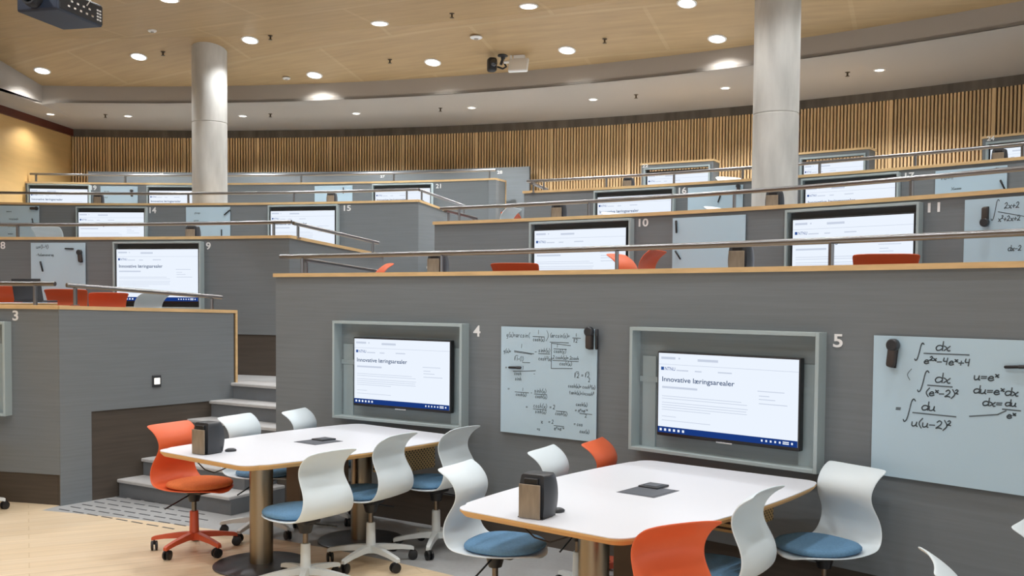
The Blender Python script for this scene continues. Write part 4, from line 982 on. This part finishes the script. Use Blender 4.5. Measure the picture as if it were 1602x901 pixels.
# dark open laptop on the first left tier
q = at_R(44, 452, 10.75); t = thing('laptop', (q.x, q.y, FLR['L1'] + 0.745), math.radians(-13), 'dark laptop lid showing above the left front parapet', 'laptop')
bm = bmesh.new(); box(bm, (0, 0.10, 0.008), (0.30, 0.21, 0.016), 0, 0.005, 2); fin('keyboard_base', bm, 'softblack', t)
bm = bmesh.new(); box(bm, (0, -0.01, 0.11), (0.30, 0.012, 0.205), 0, 0.004, 2, Matrix.Rotation(0.2, 4, 'X')); fin('lid', bm, 'softblack', t)
c = pol(az(q) - 0.6, 10.92, FLR['L1']); o = dup(tt0, pol(az(q), 10.58, FLR['L1']), PI / 2 - math.radians(az(q)), 'white tier table behind the left front parapet, under the dark laptop'); o.scale = (0.6, 0.6, 1)

# ------------------------------------------------------------------ ceiling fittings
def make_downlight(r, watts, name_group, spread):
    t = thing('downlight', (0, 0, 0), 0, '', 'ceiling light', name_group)
    bm = bmesh.new(); lathe(bm, [(r, 0.0), (r + 0.022, 0.0), (r + 0.022, -0.008), (r, -0.012), (r, 0.0)], n=32); fin('ring', bm, 'ring', t, True, 40)
    bm = bmesh.new(); lathe(bm, [(0, -0.006), (r, -0.006), (r, -0.002), (0, -0.002)], n=32); fin('lens', bm, 'lamp', t)
    ld = bpy.data.lights.new('lamp', 'SPOT'); ld.energy = watts; ld.spot_size = math.radians(spread); ld.spot_blend = 0.5; ld.shadow_soft_size = r * 0.9; ld.color = LAMP_COL
    lo = bpy.data.objects.new('lamp', ld); COL.objects.link(lo); lo.parent = t; lo.location = (0, 0, -0.02)
    return t
big = make_downlight(0.10, SPOT_W, 'round lights in the wooden ceiling', 128); small = make_downlight(0.055, SOFFIT_W, 'small lights in the grey soffit', 140)
first = {'b': True, 's': True}
def lamp(kind, p, label):
    src = big if kind == 'b' else small; Rr = math.hypot(p[0] - CX, p[1] - CY)
    rot = (-math.atan((Z_CEIL - Z_EDGE) / (17.47 - R_FLAT)) if kind == 'b' and Rr > R_FLAT else 0.0, 0, -math.radians(az(p)))
    if first[kind]:
        first[kind] = False; o = src; src.location = p; src['label'] = label
    else: o = dup(src, p, 0, label)
    o.rotation_euler = rot
    for c in o.children:
        if c.type == 'LIGHT': c.rotation_euler = (-rot[0], 0, 0)      # the beam itself hangs plumb
for (x, y), l in (((66, 110), 'round ceiling light nearest the left end of the grey reveal'), ((217, 88), 'round ceiling light left of the thinner column'), ((391, 62), 'round ceiling light right of the thinner column top'),
                  ((594, 36), 'round ceiling light in the middle row between the columns, second from the thinner column'), ((827, 9), 'round ceiling light at the top edge above the white access point'), ((492, 117), 'round ceiling light beside the bright scallop on the reveal'),
                  ((677, 97), 'round ceiling light left of the black ceiling camera'), ((887, 78), 'round ceiling light right of the white access point'), ((1122, 60), 'round ceiling light left of the thick column'), ((265, -1), 'round ceiling light cut by the top edge above the smoke detector')):
    lamp('b', on_ceil(x, y) - Vector((0, 0, 0.003)), l)
for (x, y), l in (((79, 178), 'leftmost small light in the grey soffit'), ((200, 181), 'small soffit light second from the left end'), ((380, 181), 'small soffit light just right of the thinner column'), ((557, 177), 'small soffit light below the bright scallop'),
                  ((738, 168), 'small soffit light below the black ceiling camera'), ((928, 155), 'small soffit light between the access point and the thick column'), ((1135, 137), 'small soffit light just left of the thick column'), ((1376, 109), 'small soffit light right of the thick column')):
    lamp('s', at_z(x, y, Z_SOFFIT - 0.001), l)
for c in small.children:                                 # the one by the wooden wall burns dimmer
    if c.type == 'LIGHT': c.data = c.data.copy(); c.data.energy = SOFFIT_W * 0.2
# the rings of lights go on over the rest of the hall
for R, a0, da_, n in ((16.2, 32.0, 7.2, 3), (14.3, 16.5, 8.3, 5), (12.2, 2, 9.5, 6), (9.8, -4, 12, 6), (7.2, 10, 18, 5), (4.6, 20, 30, 4)):
    for i in range(n): lamp('b', pol(a0 + da_ * i, R, z_ceil(R) - 0.002), 'round ceiling light of the rows outside the photo')
lamp('s', pol(43.6, 18.6, Z_SOFFIT - 0.001), 'small soffit light outside the photo on the right'); lamp('s', pol(49.8, 18.6, Z_SOFFIT - 0.001), 'small soffit light outside the photo on the right')
# detectors and sprinklers
for (x, y), r, l, zz in (((238, 47), 0.06, 'small white ring detector on the ceiling left of the thinner column', Z_CEIL), ((745, 57.5), 0.085, 'flat white speaker disc on the ceiling above the black camera', Z_CEIL), ((448, 121.5), 0.06, 'small white disc beside the ceiling light near the reveal', Z_CEIL)):
    p = on_ceil(x, y); t = thing('smoke_detector', (p.x, p.y, p.z - 0.002), 0, l, 'detector', 'white discs on the ceiling')
    bm = bmesh.new(); lathe(bm, [(0, 0), (r, 0), (r, -0.012), (r * 0.85, -0.022), (0, -0.024)], n=24); fin('housing', bm, 'white_plastic', t, True, 40)
    bm = bmesh.new(); lathe(bm, [(0, -0.022), (r * 0.35, -0.022), (r * 0.3, -0.036), (0, -0.038)], n=16); fin('sensor', bm, 'soffit', t, True, 40)
for (x, y), l, zz in (((255, 83), 'sprinkler beside the ceiling light left of the thinner column', Z_CEIL), ((423, 58), 'sprinkler right of the ceiling light by the thinner column', Z_CEIL), ((707, 23), 'sprinkler above the white speaker disc', Z_CEIL), ((610, 95), 'sprinkler between two ceiling lights near the reveal', Z_CEIL), ((946, 63), 'sprinkler right of the light beside the access point', Z_CEIL), ((25, 117), 'sprinkler at the far left of the wooden ceiling', Z_CEIL),
                      ((165, 181), 'sprinkler in the soffit left of the second small light', Z_SOFFIT), ((423, 180), 'sprinkler in the soffit right of the thinner column', Z_SOFFIT), ((689, 171), 'sprinkler in the soffit under the black camera', Z_SOFFIT), ((995, 150), 'sprinkler in the soffit left of the thick column', Z_SOFFIT), ((1326, 115), 'sprinkler in the soffit right of the thick column', Z_SOFFIT)):
    p = at_z(x, y - 2, zz) if zz == Z_SOFFIT else on_ceil(x, y - 2); t = thing('sprinkler', (p.x, p.y, p.z), 0, l, 'sprinkler', 'sprinkler heads')
    bm = bmesh.new(); lathe(bm, [(0, 0), (0.035, 0), (0.03, -0.006), (0.012, -0.01), (0.012, -0.05), (0, -0.05)], n=14); fin('stem', bm, 'brass', t, True, 40)
    bm = bmesh.new(); lathe(bm, [(0, -0.05), (0.028, -0.052), (0.028, -0.056), (0, -0.058)], n=14); fin('deflector', bm, 'brass', t)
# black camera and white access point at the reveal
p = at_z(776, 108, 4.95); zc_ = z_ceil(math.hypot(p.x - CX, p.y - CY)); t = thing('ceiling_camera', (p.x, p.y, zc_), 0.3, 'black camera hanging from the wooden ceiling at the edge of the reveal', 'camera')
bm = bmesh.new(); lathe(bm, [(0, 0), (0.075, 0), (0.075, -0.02), (0.03, -0.03), (0.03, -0.06), (0, -0.06)], (0.1, 0, 0), 20); tube(bm, [(0.1, 0, -0.05), (0.07, 0, -0.14)], 0.02, 10); fin('bracket', bm, 'softblack', t, True, 40)
bm = bmesh.new(); box(bm, (-0.06, 0, -0.15), (0.13, 0.14, 0.20), 0, 0.04, 3); fin('body', bm, 'black', t, True, 40)
bm = bmesh.new(); lathe(bm, [(0, 0), (0.045, 0), (0.05, 0.03), (0.035, 0.04), (0, 0.045)], (-0.06, -0.07, -0.14), 20, Matrix.Rotation(PI / 2, 4, 'X')); fin('lens', bm, 'lens', t, True)
bm = bmesh.new(); tube(bm, [(0.02, 0, -0.17), (0.09, -0.03, -0.2), (0.15, 0, -0.16), (0.12, 0.02, -0.1)], 0.014, 8); fin('cable', bm, 'black', t, True)
p = at_z(812, 107, 4.95); zc_ = z_ceil(math.hypot(p.x - CX, p.y - CY)); t = thing('access_point', (p.x, p.y, zc_), -0.25, 'white tilted access point beside the black ceiling camera', 'access point')
bm = bmesh.new(); box(bm, (0, 0.02, -0.03), (0.16, 0.06, 0.06), 0, 0.004, 1); tube(bm, [(-0.22, 0, -0.09), (-0.1, 0, -0.09)], 0.02, 8); tube(bm, [(-0.12, 0.0, -0.09), (-0.12, 0, 0)], 0.015, 8); fin('bracket', bm, 'white_plastic', t)
bm = bmesh.new(); box(bm, (0.0, -0.03, -0.15), (0.28, 0.06, 0.22), 0, 0.02, 3, Matrix.Rotation(-0.45, 4, 'X')); fin('body', bm, 'white_plastic', t, True, 40)
# projector at the upper left
ZP = 4.15
A, D, Cc, B = at_z(35, 21, ZP), at_z(82, 12, ZP), at_z(157, 41, ZP), at_z(103.5, 50, ZP)
cen = (A + B + Cc + D) / 4; ax = ((A - D) + (B - Cc)) / 2; ay = ((Cc - D) + (B - A)) / 2
rz = math.atan2(ay.y, ay.x); lx, ly = ay.length, ax.length        # local +X runs along the connector side
t = thing('projector', cen, rz, 'dark ceiling projector at the upper left corner', 'projector')
sy = 1 if (Matrix.Rotation(-rz, 3, 'Z') @ ax).y > 0 else -1
bm = bmesh.new(); box(bm, (0, 0, 0.10), (lx, ly, 0.20), 0, 0.02, 3); fin('case', bm, 'proj', t)
bm = bmesh.new(); box(bm, (0.0, -sy * ly / 2, 0.10), (lx * 0.96, 0.012, 0.165), 0, 0.004, 1); cs = fin('connector_panel', bm, 'proj_dark', t)
bm = bmesh.new()
rn = random.Random(3)
for i in range(9): box(bm, (-lx * 0.3 + i * lx * 0.066, -sy * (ly / 2 + 0.008), 0.06 + 0.05 * (i % 2)), (0.03, 0.012, 0.018), 0, 0.002, 1)
fin('socket', bm, 'chrome', cs)
bm = bmesh.new()
for i in range(4):
    for j in range(2): box(bm, (lx * 0.36 + j * 0.035, -sy * (ly / 2 + 0.007), 0.05 + 0.028 * i), (0.024, 0.004, 0.014))
fin('label_marks', bm, 'white_paint', cs)
bm = bmesh.new(); lathe(bm, [(0, 0), (0.085, 0), (0.09, 0.03), (0.075, 0.09), (0.06, 0.09), (0.058, 0.05), (0, 0.04)], (-lx / 2, sy * 0.02, 0.11), 28, Matrix.Rotation(-PI / 2, 4, 'Y')); fin('lens_barrel', bm, 'proj_dark', t, True, 40)
bm = bmesh.new(); lathe(bm, [(0, 0.04), (0.057, 0.045), (0.03, 0.07), (0, 0.078)], (-lx / 2, sy * 0.02, 0.11), 24, Matrix.Rotation(-PI / 2, 4, 'Y')); fin('lens', bm, 'lens', t, True)
bm = bmesh.new(); tube(bm, [(0, 0, 0.2), (0, 0, Z_CEIL - ZP)], 0.03, 16); box(bm, (0, 0, 0.21), (0.25, 0.2, 0.02)); box(bm, (0, 0, Z_CEIL - ZP - 0.01), (0.2, 0.2, 0.02)); fin('ceiling_mount', bm, 'softblack', t)
bm = bmesh.new(); tube(bm, [(lx * 0.1, -sy * (ly / 2 + 0.01), 0.13), (lx * 0.12, -sy * (ly / 2 + 0.05), 0.19), (lx * 0.05, -sy * 0.1, 0.3), (0.02, 0, 0.7)], 0.006, 8); fin('cable', bm, 'cable_white', t, True)
